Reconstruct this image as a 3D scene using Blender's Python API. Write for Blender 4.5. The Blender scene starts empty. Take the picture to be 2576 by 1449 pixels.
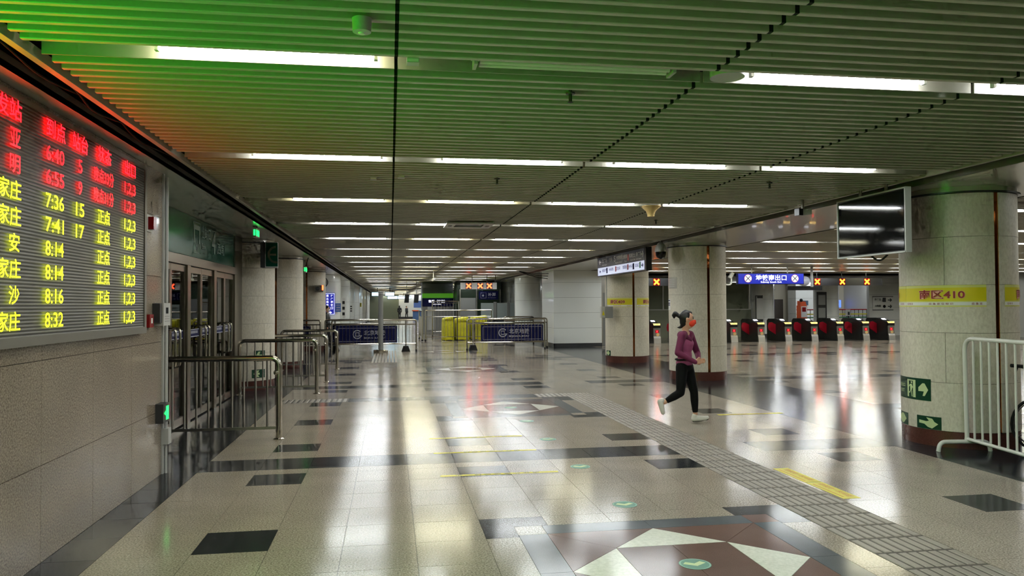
import bpy, bmesh, math, random
from mathutils import Vector, Matrix
random.seed(7)
S = bpy.context.scene
COL = S.collection
# ------------------------------------------------------------ camera, world, exposure
CAMH = 1.7
MX = Matrix(((0.98752734, -0.00206892, 0.15743404), (-0.15734929, 0.02236828, 0.98728965), (-0.00556415, -0.99974766, 0.02176375)))
FPX = 1920.0
cam_d = bpy.data.cameras.new('camera')
cam_d.sensor_width = 36.0
cam_d.lens = FPX / 2576 * 36.0
cam_d.clip_start = 0.05
cam_d.clip_end = 300
cam = bpy.data.objects.new('camera', cam_d)
COL.objects.link(cam)
_r = MX @ Vector((1, 0, 0)); _u = MX @ Vector((0, -1, 0)); _b = MX @ Vector((0, 0, -1))
cam.matrix_world = Matrix(((_r.x, _u.x, _b.x, 0), (_r.y, _u.y, _b.y, 0), (_r.z, _u.z, _b.z, CAMH), (0, 0, 0, 1)))
S.camera = cam
W = bpy.data.worlds.new('world')
S.world = W
W.use_nodes = True
W.node_tree.nodes['Background'].inputs[0].default_value = (0.5, 0.52, 0.5, 1)
W.node_tree.nodes['Background'].inputs[1].default_value = 0.02
S.view_settings.view_transform = 'Standard'
S.view_settings.look = 'None'
S.view_settings.gamma = 1.0
S.view_settings.exposure = 0.56
S.view_settings.use_curve_mapping = False
TUBE_E = 75.0        # fluorescent tube radiance
LED_RED, LED_YEL, LED_GRN = 6.5, 4.2, 5.4
try:
    S.cycles.sample_clamp_indirect = 8.0
    S.cycles.max_bounces = 5
    S.cycles.diffuse_bounces = 3
    S.cycles.glossy_bounces = 3
    S.cycles.transmission_bounces = 2
    S.cycles.transparent_max_bounces = 6
    S.cycles.adaptive_threshold = 0.06
    S.cycles.adaptive_min_samples = 12
    S.cycles.caustics_reflective = False
    S.cycles.caustics_refractive = False
except Exception:
    pass

# ------------------------------------------------------------ materials
def srgb(r, g, b):
    f = lambda c: (c / 255 / 12.92) if c / 255 <= 0.04045 else ((c / 255 + 0.055) / 1.055) ** 2.4
    return (f(r), f(g), f(b), 1)
MATS = {}
def M(name, col=(200, 200, 200), rough=0.5, metal=0.0, emit=None, es=0.0, spec=0.5, alpha=None, coat=0.0):
    if name in MATS: return MATS[name]
    m = bpy.data.materials.new(name); m.use_nodes = True
    p = m.node_tree.nodes['Principled BSDF']
    p.inputs['Base Color'].default_value = srgb(*col)
    p.inputs['Roughness'].default_value = rough
    p.inputs['Metallic'].default_value = metal
    p.inputs['Specular IOR Level'].default_value = spec
    p.inputs['Coat Weight'].default_value = coat
    if emit:
        p.inputs['Emission Color'].default_value = srgb(*emit)
        p.inputs['Emission Strength'].default_value = es
    MATS[name] = m
    return m
def speckle(name, cols, scale=220, rough=0.2, big=3.0, bigamt=0.12, spec=0.5, bump=0.0, detail=3, stretch=(1, 1, 1)):
    """stone: fine grain between the colours, plus broad soft variation, in world space"""
    m = M(name, cols[0], rough, spec=spec)
    t = m.node_tree; n = t.nodes; l = t.links; p = n['Principled BSDF']
    g = n.new('ShaderNodeNewGeometry')
    mp = n.new('ShaderNodeVectorMath'); mp.operation = 'MULTIPLY'; mp.inputs[1].default_value = stretch
    l.new(g.outputs['Position'], mp.inputs[0])
    a = n.new('ShaderNodeTexNoise'); a.inputs['Scale'].default_value = scale; a.inputs['Detail'].default_value = detail; a.inputs['Roughness'].default_value = 0.7
    l.new(mp.outputs[0], a.inputs['Vector'])
    r = n.new('ShaderNodeValToRGB')
    e = r.color_ramp.elements
    k = len(cols)
    e[0].position = 0.36; e[0].color = srgb(*cols[0])
    e[1].position = 0.64; e[1].color = srgb(*cols[-1])
    for i in range(1, k - 1):
        x = e.new(0.36 + 0.28 * i / (k - 1)); x.color = srgb(*cols[i])
    l.new(a.outputs['Fac'], r.inputs['Fac'])
    b = n.new('ShaderNodeTexNoise'); b.inputs['Scale'].default_value = big; b.inputs['Detail'].default_value = 4
    l.new(mp.outputs[0], b.inputs['Vector'])
    mr = n.new('ShaderNodeMapRange'); mr.inputs[1].default_value = 0.3; mr.inputs[2].default_value = 0.7
    mr.inputs[3].default_value = 1 - bigamt; mr.inputs[4].default_value = 1 + bigamt
    l.new(b.outputs['Fac'], mr.inputs[0])
    mx = n.new('ShaderNodeVectorMath'); mx.operation = 'SCALE'
    l.new(r.outputs['Color'], mx.inputs[0]); l.new(mr.outputs[0], mx.inputs['Scale'])
    l.new(mx.outputs[0], p.inputs['Base Color'])
    if bump:
        bp = n.new('ShaderNodeBump'); bp.inputs['Strength'].default_value = bump; bp.inputs['Distance'].default_value = 0.002
        l.new(a.outputs['Fac'], bp.inputs['Height']); l.new(bp.outputs[0], p.inputs['Normal'])
    return m
FR = 0.145
FS = 0.12
m_tile = speckle('floor_granite_beige', [(112, 102, 91), (152, 142, 129), (180, 171, 158)], 80, FR, 1.6, 0.10, spec=FS)
m_dark = speckle('floor_granite_dark', [(40, 41, 44), (52, 54, 57)], 300, FR, 3, 0.12, spec=FS)
m_grey = speckle('floor_granite_grey', [(74, 78, 84), (98, 103, 108)], 260, FR, 3, 0.10, spec=FS)
m_brown = speckle('floor_granite_brown', [(92, 70, 64), (122, 97, 90)], 240, FR, 3, 0.1, spec=FS)
m_white = speckle('floor_marble_white', [(214, 214, 202), (232, 231, 220)], 30, FR, 2, 0.04, spec=FS)
m_tact = speckle('tactile_stone', [(134, 127, 117), (158, 151, 141)], 200, 0.4, 2, 0.1, spec=0.2)
m_tactg = M('tactile_ground', (84, 78, 72), 0.5, spec=0.2)
m_grout = M('grout', (70, 66, 60), 0.8)
m_wallg = speckle('wall_granite', [(100, 89, 77), (136, 124, 109), (162, 150, 134)], 80, 0.14, 1.5, 0.10)
m_lime = speckle('limestone', [(196, 189, 172), (208, 201, 184), (216, 210, 194)], 40, 0.55, 2.2, 0.08, stretch=(1, 1, .5))
m_plinth = speckle('red_granite', [(72, 38, 32), (104, 62, 54)], 160, 0.25, 3, 0.1)
m_slat = M('slat_paint', (178, 173, 157), 0.32, spec=0.6)
m_channel = M('light_channel_paint', (150, 146, 134), 0.5)
m_plenum = M('plenum_black', (14, 14, 14), 0.9)
m_trim = M('trim_aluminium', (176, 172, 160), 0.4)
m_fascia = M('fascia_grey', (104, 100, 92), 0.5)
m_soffit = M('soffit_white', (200, 196, 184), 0.24, spec=0.7, coat=0.4)
m_steel = M('stainless_steel', (196, 190, 178), 0.16, 1.0)
m_brush = M('brushed_steel', (168, 164, 156), 0.34, 1.0)
m_door = M('door_frame_steel', (140, 134, 122), 0.28, 1.0)
m_bronze = M('bronze_mirror', (196, 116, 62), 0.08, 1.0)
m_black = M('black_plastic', (18, 18, 20), 0.4)
m_dgrey = M('dark_grey_metal', (58, 59, 62), 0.4)
m_midg = M('mid_grey_paint', (128, 129, 128), 0.45)
m_lgrey = M('light_grey_paint', (186, 187, 184), 0.4)
m_whitep = M('white_paint', (226, 227, 224), 0.35)
m_gloss = M('white_gloss_panel', (236, 239, 237), 0.10, coat=0.3)
m_screenblk = M('screen_glass_black', (10, 11, 15), 0.06, spec=0.6)
m_yel = M('yellow_vinyl', (214, 202, 12), 0.4)
m_yel2 = M('pale_yellow_vinyl', (214, 214, 122), 0.4)
m_signred = M('sign_dark_red', (140, 28, 18), 0.5)
m_pink = M('sign_pale_pink', (236, 176, 160), 0.5)
m_signwhite = M('sign_white', (232, 232, 230), 0.5)
m_green = M('sign_green', (6, 62, 40), 0.3)
m_dgreen = M('panel_green', (14, 84, 66), 0.24, 0.35)
m_glowgr = M('glow_green_print', (196, 214, 160), 0.5)
m_navy = M('navy_banner', (12, 18, 72), 0.6, spec=0.2)
m_blue = M('sign_blue', (24, 40, 150), 0.35, emit=(30, 34, 160), es=0.5)
m_ltwhite = M('lit_white', (240, 240, 245), 0.4, emit=(230, 232, 245), es=1.0)
m_tube = M('fluorescent_tube', (255, 255, 255), 0.4, emit=(246, 252, 255), es=TUBE_E)
m_tubew = M('fluorescent_tube_warm', (255, 255, 250), 0.4, emit=(255, 250, 214), es=TUBE_E * 0.9)
m_tubeoff = M('fluorescent_tube_off', (214, 214, 200), 0.3)
m_ledr = M('led_red', (255, 20, 20), 0.5, emit=(255, 8, 14), es=LED_RED)
m_ledh = M('led_red_header', (255, 20, 20), 0.5, emit=(255, 6, 12), es=LED_RED*2.4)
m_ledy = M('led_yellow', (240, 240, 20), 0.5, emit=(224, 236, 14), es=LED_YEL)
m_ledg = M('led_green', (20, 220, 20), 0.5, emit=(6, 236, 8), es=LED_GRN)
m_ledo = M('led_orange', (255, 120, 20), 0.5, emit=(255, 120, 24), es=9)
m_xred = M('led_cross_red', (255, 60, 30), 0.5, emit=(255, 64, 30), es=8)
m_xgate = M('gate_cross_red', (255, 40, 30), 0.5, emit=(255, 30, 40), es=3)
m_exitg = M('exit_light_green', (40, 230, 90), 0.5, emit=(20, 235, 80), es=3.0)
m_cyan = M('display_cyan', (180, 220, 240), 0.5, emit=(180, 222, 245), es=3.0)
m_gold = M('gate_lamp_yellow', (250, 210, 120), 0.5, emit=(250, 205, 110), es=1.6)
m_redp = M('gate_red', (150, 14, 34), 0.3, emit=(150, 10, 30), es=0.03)
m_orange = M('machine_orange', (226, 92, 44), 0.4)
m_clothy = speckle('yellow_cover_cloth', [(196, 190, 10), (214, 208, 24)], 14, 0.6, 3, 0.1)
m_alarm = M('alarm_red', (140, 10, 18), 0.25)
m_cream = M('cream_wall', (196, 190, 172), 0.6)
m_frost = M('frosted_panel', (120, 126, 108), 0.18)
m_whiteb = M('barrier_white_paint', (216, 216, 208), 0.35)
m_skin = M('skin', (206, 158, 130), 0.5)
m_hair = M('hair_black', (16, 13, 13), 0.45)
m_top = M('shirt_magenta', (156, 72, 114), 0.75)
m_sleeve = M('sleeve_purple', (102, 18, 62), 0.75)
m_legg = M('leggings_black', (9, 9, 10), 0.8, spec=0.2)
m_shoe = M('shoe_white', (214, 210, 200), 0.6)
m_mask = M('mask_orange', (240, 66, 34), 0.7)
m_maskw = M('mask_white', (226, 226, 228), 0.7)
m_rubber = M('rubber_black', (16, 16, 16), 0.8)
m_lightgr = M('pale_print_grey', (176, 178, 190), 0.5)
# clear glass: mostly see-through, mirror-like at grazing angles
m_glass = bpy.data.materials.new('clear_glass'); m_glass.use_nodes = True
_t = m_glass.node_tree; _t.nodes.clear()
_o = _t.nodes.new('ShaderNodeOutputMaterial'); _mx = _t.nodes.new('ShaderNodeMixShader'); _f = _t.nodes.new('ShaderNodeFresnel')
_f.inputs['IOR'].default_value = 1.7
_tr = _t.nodes.new('ShaderNodeBsdfTransparent'); _tr.inputs[0].default_value = (0.86, 0.9, 0.86, 1)
_gl = _t.nodes.new('ShaderNodeBsdfGlossy'); _gl.inputs['Roughness'].default_value = 0.01
_t.links.new(_f.outputs[0], _mx.inputs[0]); _t.links.new(_tr.outputs[0], _mx.inputs[1]); _t.links.new(_gl.outputs[0], _mx.inputs[2]); _t.links.new(_mx.outputs[0], _o.inputs[0])
# LED screen: rows of dark louvres
m_louvre = M('led_screen_face', (60, 60, 58), 0.5)
_t = m_louvre.node_tree; _p = _t.nodes['Principled BSDF']
_g = _t.nodes.new('ShaderNodeNewGeometry'); _w = _t.nodes.new('ShaderNodeTexWave'); _w.bands_direction = 'Z'; _w.inputs['Scale'].default_value = 14.0
_t.links.new(_g.outputs['Position'], _w.inputs['Vector'])
_rp = _t.nodes.new('ShaderNodeValToRGB'); _rp.color_ramp.elements[0].color = srgb(34, 34, 33); _rp.color_ramp.elements[1].color = srgb(92, 91, 86)
_t.links.new(_w.outputs['Fac'], _rp.inputs[0]); _t.links.new(_rp.outputs[0], _p.inputs['Base Color'])
_bp = _t.nodes.new('ShaderNodeBump'); _bp.inputs['Strength'].default_value = 0.6; _bp.inputs['Distance'].default_value = 0.004
_t.links.new(_w.outputs['Fac'], _bp.inputs['Height']); _t.links.new(_bp.outputs[0], _p.inputs['Normal'])

# ------------------------------------------------------------ mesh building
ORG = {}
def org(o):
    return ORG.get(o, Vector((0, 0, 0))) if o else Vector((0, 0, 0))
class MB:
    def __init__(s): s.v = []; s.f = []; s.m = []; s.mi = 0
    def add(s, vs, fs):
        b = len(s.v); s.v += [tuple(v) for v in vs]
        for f in fs: s.f.append(tuple(b + i for i in f)); s.m.append(s.mi)
        return s
    def mat(s, i): s.mi = i; return s
    def box(s, x0, x1, y0, y1, z0, z1):
        if x0 > x1: x0, x1 = x1, x0
        if y0 > y1: y0, y1 = y1, y0
        if z0 > z1: z0, z1 = z1, z0
        return s.add([(x0,y0,z0),(x1,y0,z0),(x1,y1,z0),(x0,y1,z0),(x0,y0,z1),(x1,y0,z1),(x1,y1,z1),(x0,y1,z1)],
              [(0,3,2,1),(4,5,6,7),(0,1,5,4),(1,2,6,5),(2,3,7,6),(3,0,4,7)])
    def obox(s, c, u, v, w):
        """oriented box: centre and three half-extent vectors"""
        c, u, v, w = map(Vector, (c, u, v, w))
        return s.add([c-u-v-w, c+u-v-w, c+u+v-w, c-u+v-w, c-u-v+w, c+u-v+w, c+u+v+w, c-u+v+w],
              [(0,3,2,1),(4,5,6,7),(0,1,5,4),(1,2,6,5),(2,3,7,6),(3,0,4,7)])
    def prism(s, pts, o, u, v, w):
        """2-D outline pts in plane (o,u,v), extruded by vector w"""
        o, u, v, w = map(Vector, (o, u, v, w)); n = len(pts)
        a = [o + u*p[0] + v*p[1] for p in pts]; b = [p + w for p in a]
        fs = [tuple(reversed(range(n))), tuple(range(n, 2*n))]
        fs += [(i, (i+1) % n, n+(i+1) % n, n+i) for i in range(n)]
        return s.add(a+b, fs)
    def tube(s, path, r, n=8, caps=True):
        P = [Vector(p) for p in path]; k = len(P)
        R = r if isinstance(r, (list, tuple)) else [r]*k
        T = []
        for i in range(k):
            d = (P[min(i+1, k-1)] - P[max(i-1, 0)]); T.append(d.normalized())
        up = Vector((0, 0, 1)) if abs(T[0].z) < 0.9 else Vector((1, 0, 0))
        a = T[0].cross(up).normalized()
        vs = []
        for i in range(k):
            a = (a - T[i]*a.dot(T[i])).normalized(); b = T[i].cross(a)
            for j in range(n):
                t = 2*math.pi*j/n; vs.append(P[i] + (a*math.cos(t) + b*math.sin(t))*R[i])
        fs = [(i*n+j, i*n+(j+1) % n, (i+1)*n+(j+1) % n, (i+1)*n+j) for i in range(k-1) for j in range(n)]
        if caps: fs += [tuple(reversed(range(n))), tuple(range((k-1)*n, k*n))]
        return s.add(vs, fs)
    def cyl(s, c, r, z0, z1, n=24, r2=None):
        return s.tube([(c[0], c[1], z0), (c[0], c[1], z1)], [r, r2 if r2 is not None else r], n)
    def lathe(s, c, prof, n=24, axis='z'):
        vs = []; k = len(prof)
        for (r, z) in prof:
            for j in range(n):
                t = 2*math.pi*j/n
                if axis == 'z': vs.append((c[0]+r*math.cos(t), c[1]+r*math.sin(t), c[2]+z))
                elif axis == 'x': vs.append((c[0]+z, c[1]+r*math.cos(t), c[2]+r*math.sin(t)))
                else: vs.append((c[0]+r*math.cos(t), c[1]+z, c[2]+r*math.sin(t)))
        fs = [(i*n+j, i*n+(j+1) % n, (i+1)*n+(j+1) % n, (i+1)*n+j) for i in range(k-1) for j in range(n)]
        fs += [tuple(reversed(range(n))), tuple(range((k-1)*n, k*n))]
        return s.add(vs, fs)
    def sphere(s, c, r, n=12, m=8, sc=(1, 1, 1), rot=None):
        vs = []; R = rot or Matrix.Identity(3)
        for i in range(1, m):
            p = math.pi*i/m
            for j in range(n):
                t = 2*math.pi*j/n
                vs.append(Vector(c) + R @ Vector((r*sc[0]*math.sin(p)*math.cos(t), r*sc[1]*math.sin(p)*math.sin(t), r*sc[2]*math.cos(p))))
        top = len(vs); vs.append(Vector(c) + R @ Vector((0, 0, r*sc[2]))); vs.append(Vector(c) - R @ Vector((0, 0, r*sc[2])))
        fs = [(i*n+j, (i+1)*n+j, (i+1)*n+(j+1) % n, i*n+(j+1) % n) for i in range(m-2) for j in range(n)]
        fs += [(top, j, (j+1) % n) for j in range(n)] + [(top+1, (m-2)*n+(j+1) % n, (m-2)*n+j) for j in range(n)]
        return s.add(vs, fs)
    def arc(s, c, r0, r1, a0, a1, z0, z1, n=10):
        """curved slab; angle is measured from -Y, growing towards +X, in degrees"""
        vs = []
        for i in range(n+1):
            t = math.radians(a0 + (a1-a0)*i/n); sx, cy = math.sin(t), -math.cos(t)
            vs += [(c[0]+r0*sx, c[1]+r0*cy, z0), (c[0]+r1*sx, c[1]+r1*cy, z0), (c[0]+r1*sx, c[1]+r1*cy, z1), (c[0]+r0*sx, c[1]+r0*cy, z1)]
        fs = []
        for i in range(n):
            a, b = 4*i, 4*i+4
            fs += [(a+1, b+1, b+2, a+2), (a+2, b+2, b+3, a+3), (a, b, b+1, a+1), (a+3, b+3, b, a)]
        fs += [(0, 1, 2, 3), (4*n+3, 4*n+2, 4*n+1, 4*n)]
        return s.add(vs, fs)
    def build(s, name, mats, parent=None, smooth=False, auto=True):
        o = org(parent)
        me = bpy.data.meshes.new(name)
        me.from_pydata([(v[0]-o.x, v[1]-o.y, v[2]-o.z) for v in s.v], [], s.f)
        if not isinstance(mats, (list, tuple)): mats = [mats]
        for m in mats: me.materials.append(m)
        if len(mats) > 1: me.polygons.foreach_set('material_index', s.m)
        if smooth:
            me.polygons.foreach_set('use_smooth', [True]*len(me.polygons))
            try: me.set_sharp_from_angle(angle=math.radians(40))
            except Exception: pass
        me.update()
        ob = bpy.data.objects.new(name, me); COL.objects.link(ob)
        if parent: ob.parent = parent
        ORG[ob] = o
        return ob
def tag(o, label, cat, group=None):
    o['label'] = label; o['category'] = cat
    if group: o['group'] = group
    return o
def thing(name, label, cat, loc=(0, 0, 0), group=None):
    o = bpy.data.objects.new(name, None); COL.objects.link(o)
    o.empty_display_size = 0.1
    o.location = loc; ORG[o] = Vector(loc)
    return tag(o, label, cat, group)
def struct(name, mb, mats, smooth=False):
    o = mb.build(name, mats, None, smooth); o['kind'] = 'structure'
    return o
def dup(root, loc, label=None, group=None, rz=0.0, deep=True):
    r = root.copy(); COL.objects.link(r); r.location = loc; r.rotation_euler = (0, 0, rz)
    if label: r['label'] = label
    if group: r['group'] = group
    if deep:
        for ch in list(root.children):
            c = ch.copy(); COL.objects.link(c); c.parent = r
            for g in ch.children:
                d = g.copy(); COL.objects.link(d); d.parent = c
    return r
def bend(p0, p1, p2, r, n=6):
    """rounded corner at p1"""
    p0, p1, p2 = map(Vector, (p0, p1, p2))
    a = p1 + (p0-p1).normalized()*r; b = p1 + (p2-p1).normalized()*r
    return [tuple((1-t)**2*a + 2*t*(1-t)*p1 + t*t*b) for t in [i/n for i in range(n+1)]]
def rpath(pts, r, n=6):
    out = [pts[0]]
    for i in range(1, len(pts)-1): out += bend(pts[i-1], pts[i], pts[i+1], r, n)
    return out + [pts[-1]]
# ---- lettering: outlines of the built-in font, fitted into a box
_fc = bpy.data.curves.new('lettering_source', 'FONT'); _fo = bpy.data.objects.new('lettering_source', _fc); COL.objects.link(_fo)
_tc = {}
def text2d(s, bold=0.0, spacing=1.0):
    k = (s, bold, spacing)
    if k in _tc: return _tc[k]
    _fc.body = s; _fc.offset = bold; _fc.space_character = spacing; _fc.resolution_u = 3
    d = bpy.context.evaluated_depsgraph_get()
    me = bpy.data.meshes.new_from_object(_fo.evaluated_get(d))
    vs = [(v.co.x, v.co.y) for v in me.vertices]; fs = [tuple(p.vertices) for p in me.polygons]
    bpy.data.meshes.remove(me)
    x0 = min(v[0] for v in vs); x1 = max(v[0] for v in vs); y0 = min(v[1] for v in vs); y1 = max(v[1] for v in vs)
    vs = [((x-x0)/(x1-x0), (y-y0)/(y1-y0)) for x, y in vs]
    _tc[k] = (vs, fs, (x1-x0)/(y1-y0))
    return _tc[k]
def put_text(mb, s, c, u, v, w=None, h=None, bold=0.0, spacing=1.0, align='c'):
    """lettering centred on c (or starting there), u right, v up"""
    vs, fs, asp = text2d(s, bold, spacing)
    if w is None: w = h*asp
    if h is None: h = w/asp
    c, u, v = Vector(c), Vector(u).normalized(), Vector(v).normalized()
    ox = {'c': -0.5, 'l': 0.0, 'r': -1.0}[align]
    mb.add([c + u*((x+ox)*w) + v*((y-0.5)*h) for x, y in vs], fs)
def on_cyl(cx, cy, R, phi, z):
    t = math.radians(phi); return (cx + R*math.sin(t), cy - R*math.cos(t), z)
def cyl_text(mb, s, cx, cy, R, phi, z, w, h, bold=0.0, spacing=1.0):
    vs, fs, _ = text2d(s, bold, spacing)
    mb.add([on_cyl(cx, cy, R, phi + math.degrees((x-0.5)*w/R), z + (y-0.5)*h) for x, y in vs], fs)
def cyl_poly(mb, pts, cx, cy, R, phi, z):
    """flat outline (metres) bent on to a cylinder as a fan about its centre"""
    n = len(pts); vs = [on_cyl(cx, cy, R, phi + math.degrees(x/R), z+y) for x, y in pts]
    mb.add(vs, [tuple(range(n))])
ORD = ['first', 'second', 'third', 'fourth', 'fifth', 'sixth', 'seventh', 'eighth', 'ninth', 'tenth', 'eleventh', 'twelfth']
# ============================================================ FLOOR
ZC = 3.10                      # underside of the ceiling slats
PER, YC = 7.73, 4.77           # the paving repeats every 7.73 m; first star at y = 4.77
floor = struct('floor', MB().box(-9, 34, -11, 104, -0.12, -0.005), m_grout)
XS = [-1.955, -1.355, -0.845, -0.335, 0.175, 0.685, 1.195, 1.705, 2.215, 2.725, 3.235]
XR = [3.835, 4.255, 4.765, 5.25, 5.895]
RY = [-3.67, -3.27, -2.79, -2.30, -1.79, -1.28, -0.77, -0.26, 0.26, 0.77, 1.28, 1.79, 2.30, 2.785, 3.26, 3.48, 4.06]
DARKROW = {(-3.27, -2.79), (-1.28, -0.77), (0.77, 1.28), (2.785, 3.26)}
pieces = []                    # (outline, material)
def rect(x0, x1, y0, y1, m): pieces.append(([(x0, y0), (x1, y0), (x1, y1), (x0, y1)], m))
TZ = (13.78, 14.30)            # strip of duct covers and guide tiles across the hall
ROWS = []
for k in range(-2, 14):
    for a, b in zip(RY[:-1], RY[1:]):
        y0, y1 = YC + PER*k + a, YC + PER*k + b
        if y1 < -10.5 or y0 > 103: continue
        ROWS.append((k, a, b, y0, y1))
for (k, a, b, y0, y1) in ROWS:
    cy = YC + PER*k
    def cell(x0, x1, m, y0=y0, y1=y1):
        if k == 1 and y1 > TZ[0] and y0 < TZ[1] and x1 <= 3.3:
            if y0 < TZ[0]-0.02: rect(x0, x1, y0, TZ[0], m)
            if y1 > TZ[1]+0.02: rect(x0, x1, TZ[1], y1, m)
        else: rect(x0, x1, y0, y1, m)
    band = (a, b) == (3.48, 4.06); drow = (a, b) in DARKROW
    near = y0 < 62
    for i in range(10):
        x0, x1 = XS[i], XS[i+1]
        if not near:
            continue
        star = 1 <= 1 and x0 > 0.6 and x1 < 3.3
        if star and a >= -1.285 and b <= 1.285: continue       # star field is laid separately
        cell(x0, x1, m_dark if band or (drow and i in (1, 5, 9)) else m_tile)
    if near:
        for i in range(4):
            x0, x1 = XR[i], XR[i+1]
            cell(x0, x1, m_dark if (band and i > 0) or (drow and i == 2) else m_tile)
    else:
        rect(-1.955, 3.235, y0, y1, m_dark if band else m_tile); rect(3.235, 5.895, y0, y1, m_tile)
    # guide strip ground
    if near: rect(3.235, 3.835, y0, y1, m_tactg if y0 < 14.2 else m_tile)
    # side strips
    if y1 > 8.6: rect(-2.95, -1.955, y0, y1, m_dark)
    else: rect(-2.3, -1.955, y0, y1, m_dark)
    rect(5.895, 8.0, y0, y1, m_dark)
    # hall by the gates
    if y0 < 50:
        for j in range(11):
            x0 = 8.0 + 2.04*j
            rect(x0, x0+0.51, y0, y1, m_dark if band or drow else m_tile)
            rect(x0+0.51, x0+2.04, y0, y1, m_dark if band else m_tile)
SX = 1.96
for k in range(-1, 8):
    cy = YC + PER*k
    q, h, f = 0.815, 0.4075, 1.03
    def poly(pts, m): pieces.append(([(SX+x, cy+y) for x, y in pts], m))
    poly([(-h, -h), (0, -h), (0, h), (-h, h)], m_brown); poly([(0, -h), (h, -h), (h, h), (0, h)], m_brown)
    for c, s in ((1, 0), (0, 1), (-1, 0), (0, -1)):
        R = lambda x, y: (x*c - y*s, x*s + y*c)
        poly([R(h, -h), R(q, 0), R(h, h)], m_white)
        poly([R(q, 0), R(q, q), R(h, h)], m_brown)
        poly([R(q, -q), R(q, 0), R(h, -h)], m_brown)
        poly([R(q, -q), R(f, -q), R(f, 0), R(q, 0)], m_grey); poly([R(q, 0), R(f, 0), R(f, q), R(q, q)], m_grey)
        poly([R(q, q), R(f, q), R(f, f), R(q, f)], m_tile if (c, s) != (1, 0) else m_brown)
    for sx in (-1, 1):
        for sy in (-1, 1):
            X1, X0 = 1.275*sx, 0.765*sx
            pts = [(X1, 0.77*sy), (X1, 1.28*sy), (X0, 1.28*sy), (X0, f*sy), (f*sx, f*sy), (f*sx, 0.77*sy)]
            poly(pts if sx*sy < 0 else pts[::-1], m_dark)
    for sx in (-1, 1):
        for y0, y1 in ((-0.77, -0.26), (-0.26, 0.26), (0.26, 0.77)):
            a, b = sorted((f*sx, 1.275*sx)); poly([(a, y0), (b, y0), (b, y1), (a, y1)], m_tile)
    for sy in (-1, 1):
        y0, y1 = sorted((f*sy, 1.28*sy))
        for x0, x1 in ((-0.765, -0.255), (-0.255, 0.255), (0.255, 0.765)): poly([(x0, y0), (x1, y0), (x1, y1), (x0, y1)], m_tile)
# duct covers and guide tiles of the cross strip
for i in range(3): rect(-1.9+0.385*i, -1.9+0.385*(i+1), TZ[0], TZ[1], m_tactg)
for i in range(10): rect(-0.745+0.342*i, -0.745+0.342*(i+1), TZ[0], TZ[1], m_grey)
rect(2.675, 3.235, TZ[0], TZ[1], m_tactg)
# inside the doorway and outer lobby
for i in range(8):
    for j in range(5): rect(-2.95-1.2*(j+1), -2.95-1.2*j, 7+1.2*i, 8.2+1.2*i, m_dark)
MT = MX.transposed()
def project(x, y, z):
    c = MT @ Vector((x, y, z-CAMH))
    return (c.x/c.z*FPX+1288, c.y/c.z*FPX+724.5, c.z) if c.z > 0.2 else None
def shrink(pts, g):
    n = len(pts); out = []
    area = sum(pts[i][0]*pts[(i+1) % n][1]-pts[(i+1) % n][0]*pts[i][1] for i in range(n))/2
    if area < 0: pts = pts[::-1]
    for i in range(n):
        p0, p1, p2 = Vector(pts[i-1]), Vector(pts[i]), Vector(pts[(i+1) % n])
        d1 = (p1-p0).normalized(); d2 = (p2-p1).normalized()
        n1 = Vector((-d1.y, d1.x)); n2 = Vector((-d2.y, d2.x))
        den = max(0.25, 1 + n1.dot(n2))
        out.append(p1 + (n1+n2)*(g/den))
    return out, abs(area)
order = []
for i, (pts, m) in enumerate(pieces):
    cx = sum(p[0] for p in pts)/len(pts); cy = sum(p[1] for p in pts)/len(pts)
    pr = project(cx, cy, 0); sc = 0
    if pr and -60 < pr[0] < 2640 and pr[1] < 1600:
        _, ar = shrink(pts, 0.0); sc = ar/pr[2]**3
    order.append((-sc, i))
order.sort()
single = {i for s, i in order[:300]}
tile_cache = {}
rest = MB(); rest_m = [m_tile, m_dark, m_grey, m_brown, m_white, m_tact, m_tactg]
def tile_prism(mb, pts, z0, z1):
    n = len(pts)
    mb.add([(p[0], p[1], z1) for p in pts] + [(p[0], p[1], z0) for p in pts], [tuple(range(n))] + [(i, n+i, n+(i+1) % n, (i+1) % n) for i in range(n)])
for i, (pts, m) in enumerate(pieces):
    q, ar = shrink(pts, 0.0016)
    if i in single:
        o = q[0]; key = (m.name,) + tuple((round(p.x-o.x, 3), round(p.y-o.y, 3)) for p in q)
        if key not in tile_cache:
            b = MB(); tile_prism(b, [p-o for p in q], -0.005, 0.0)
            ob = b.build('floor_tile', m); tile_cache[key] = ob.data
        else:
            ob = bpy.data.objects.new('floor_tile', tile_cache[key]); COL.objects.link(ob)
        ob.location = (o.x, o.y, 0); ob.parent = floor
    else:
        rest.mat(rest_m.index(m)); tile_prism(rest, q, -0.005, 0.0)
ro = rest.build('distant_tiles', rest_m, floor); ro['kind'] = 'stuff'
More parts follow.
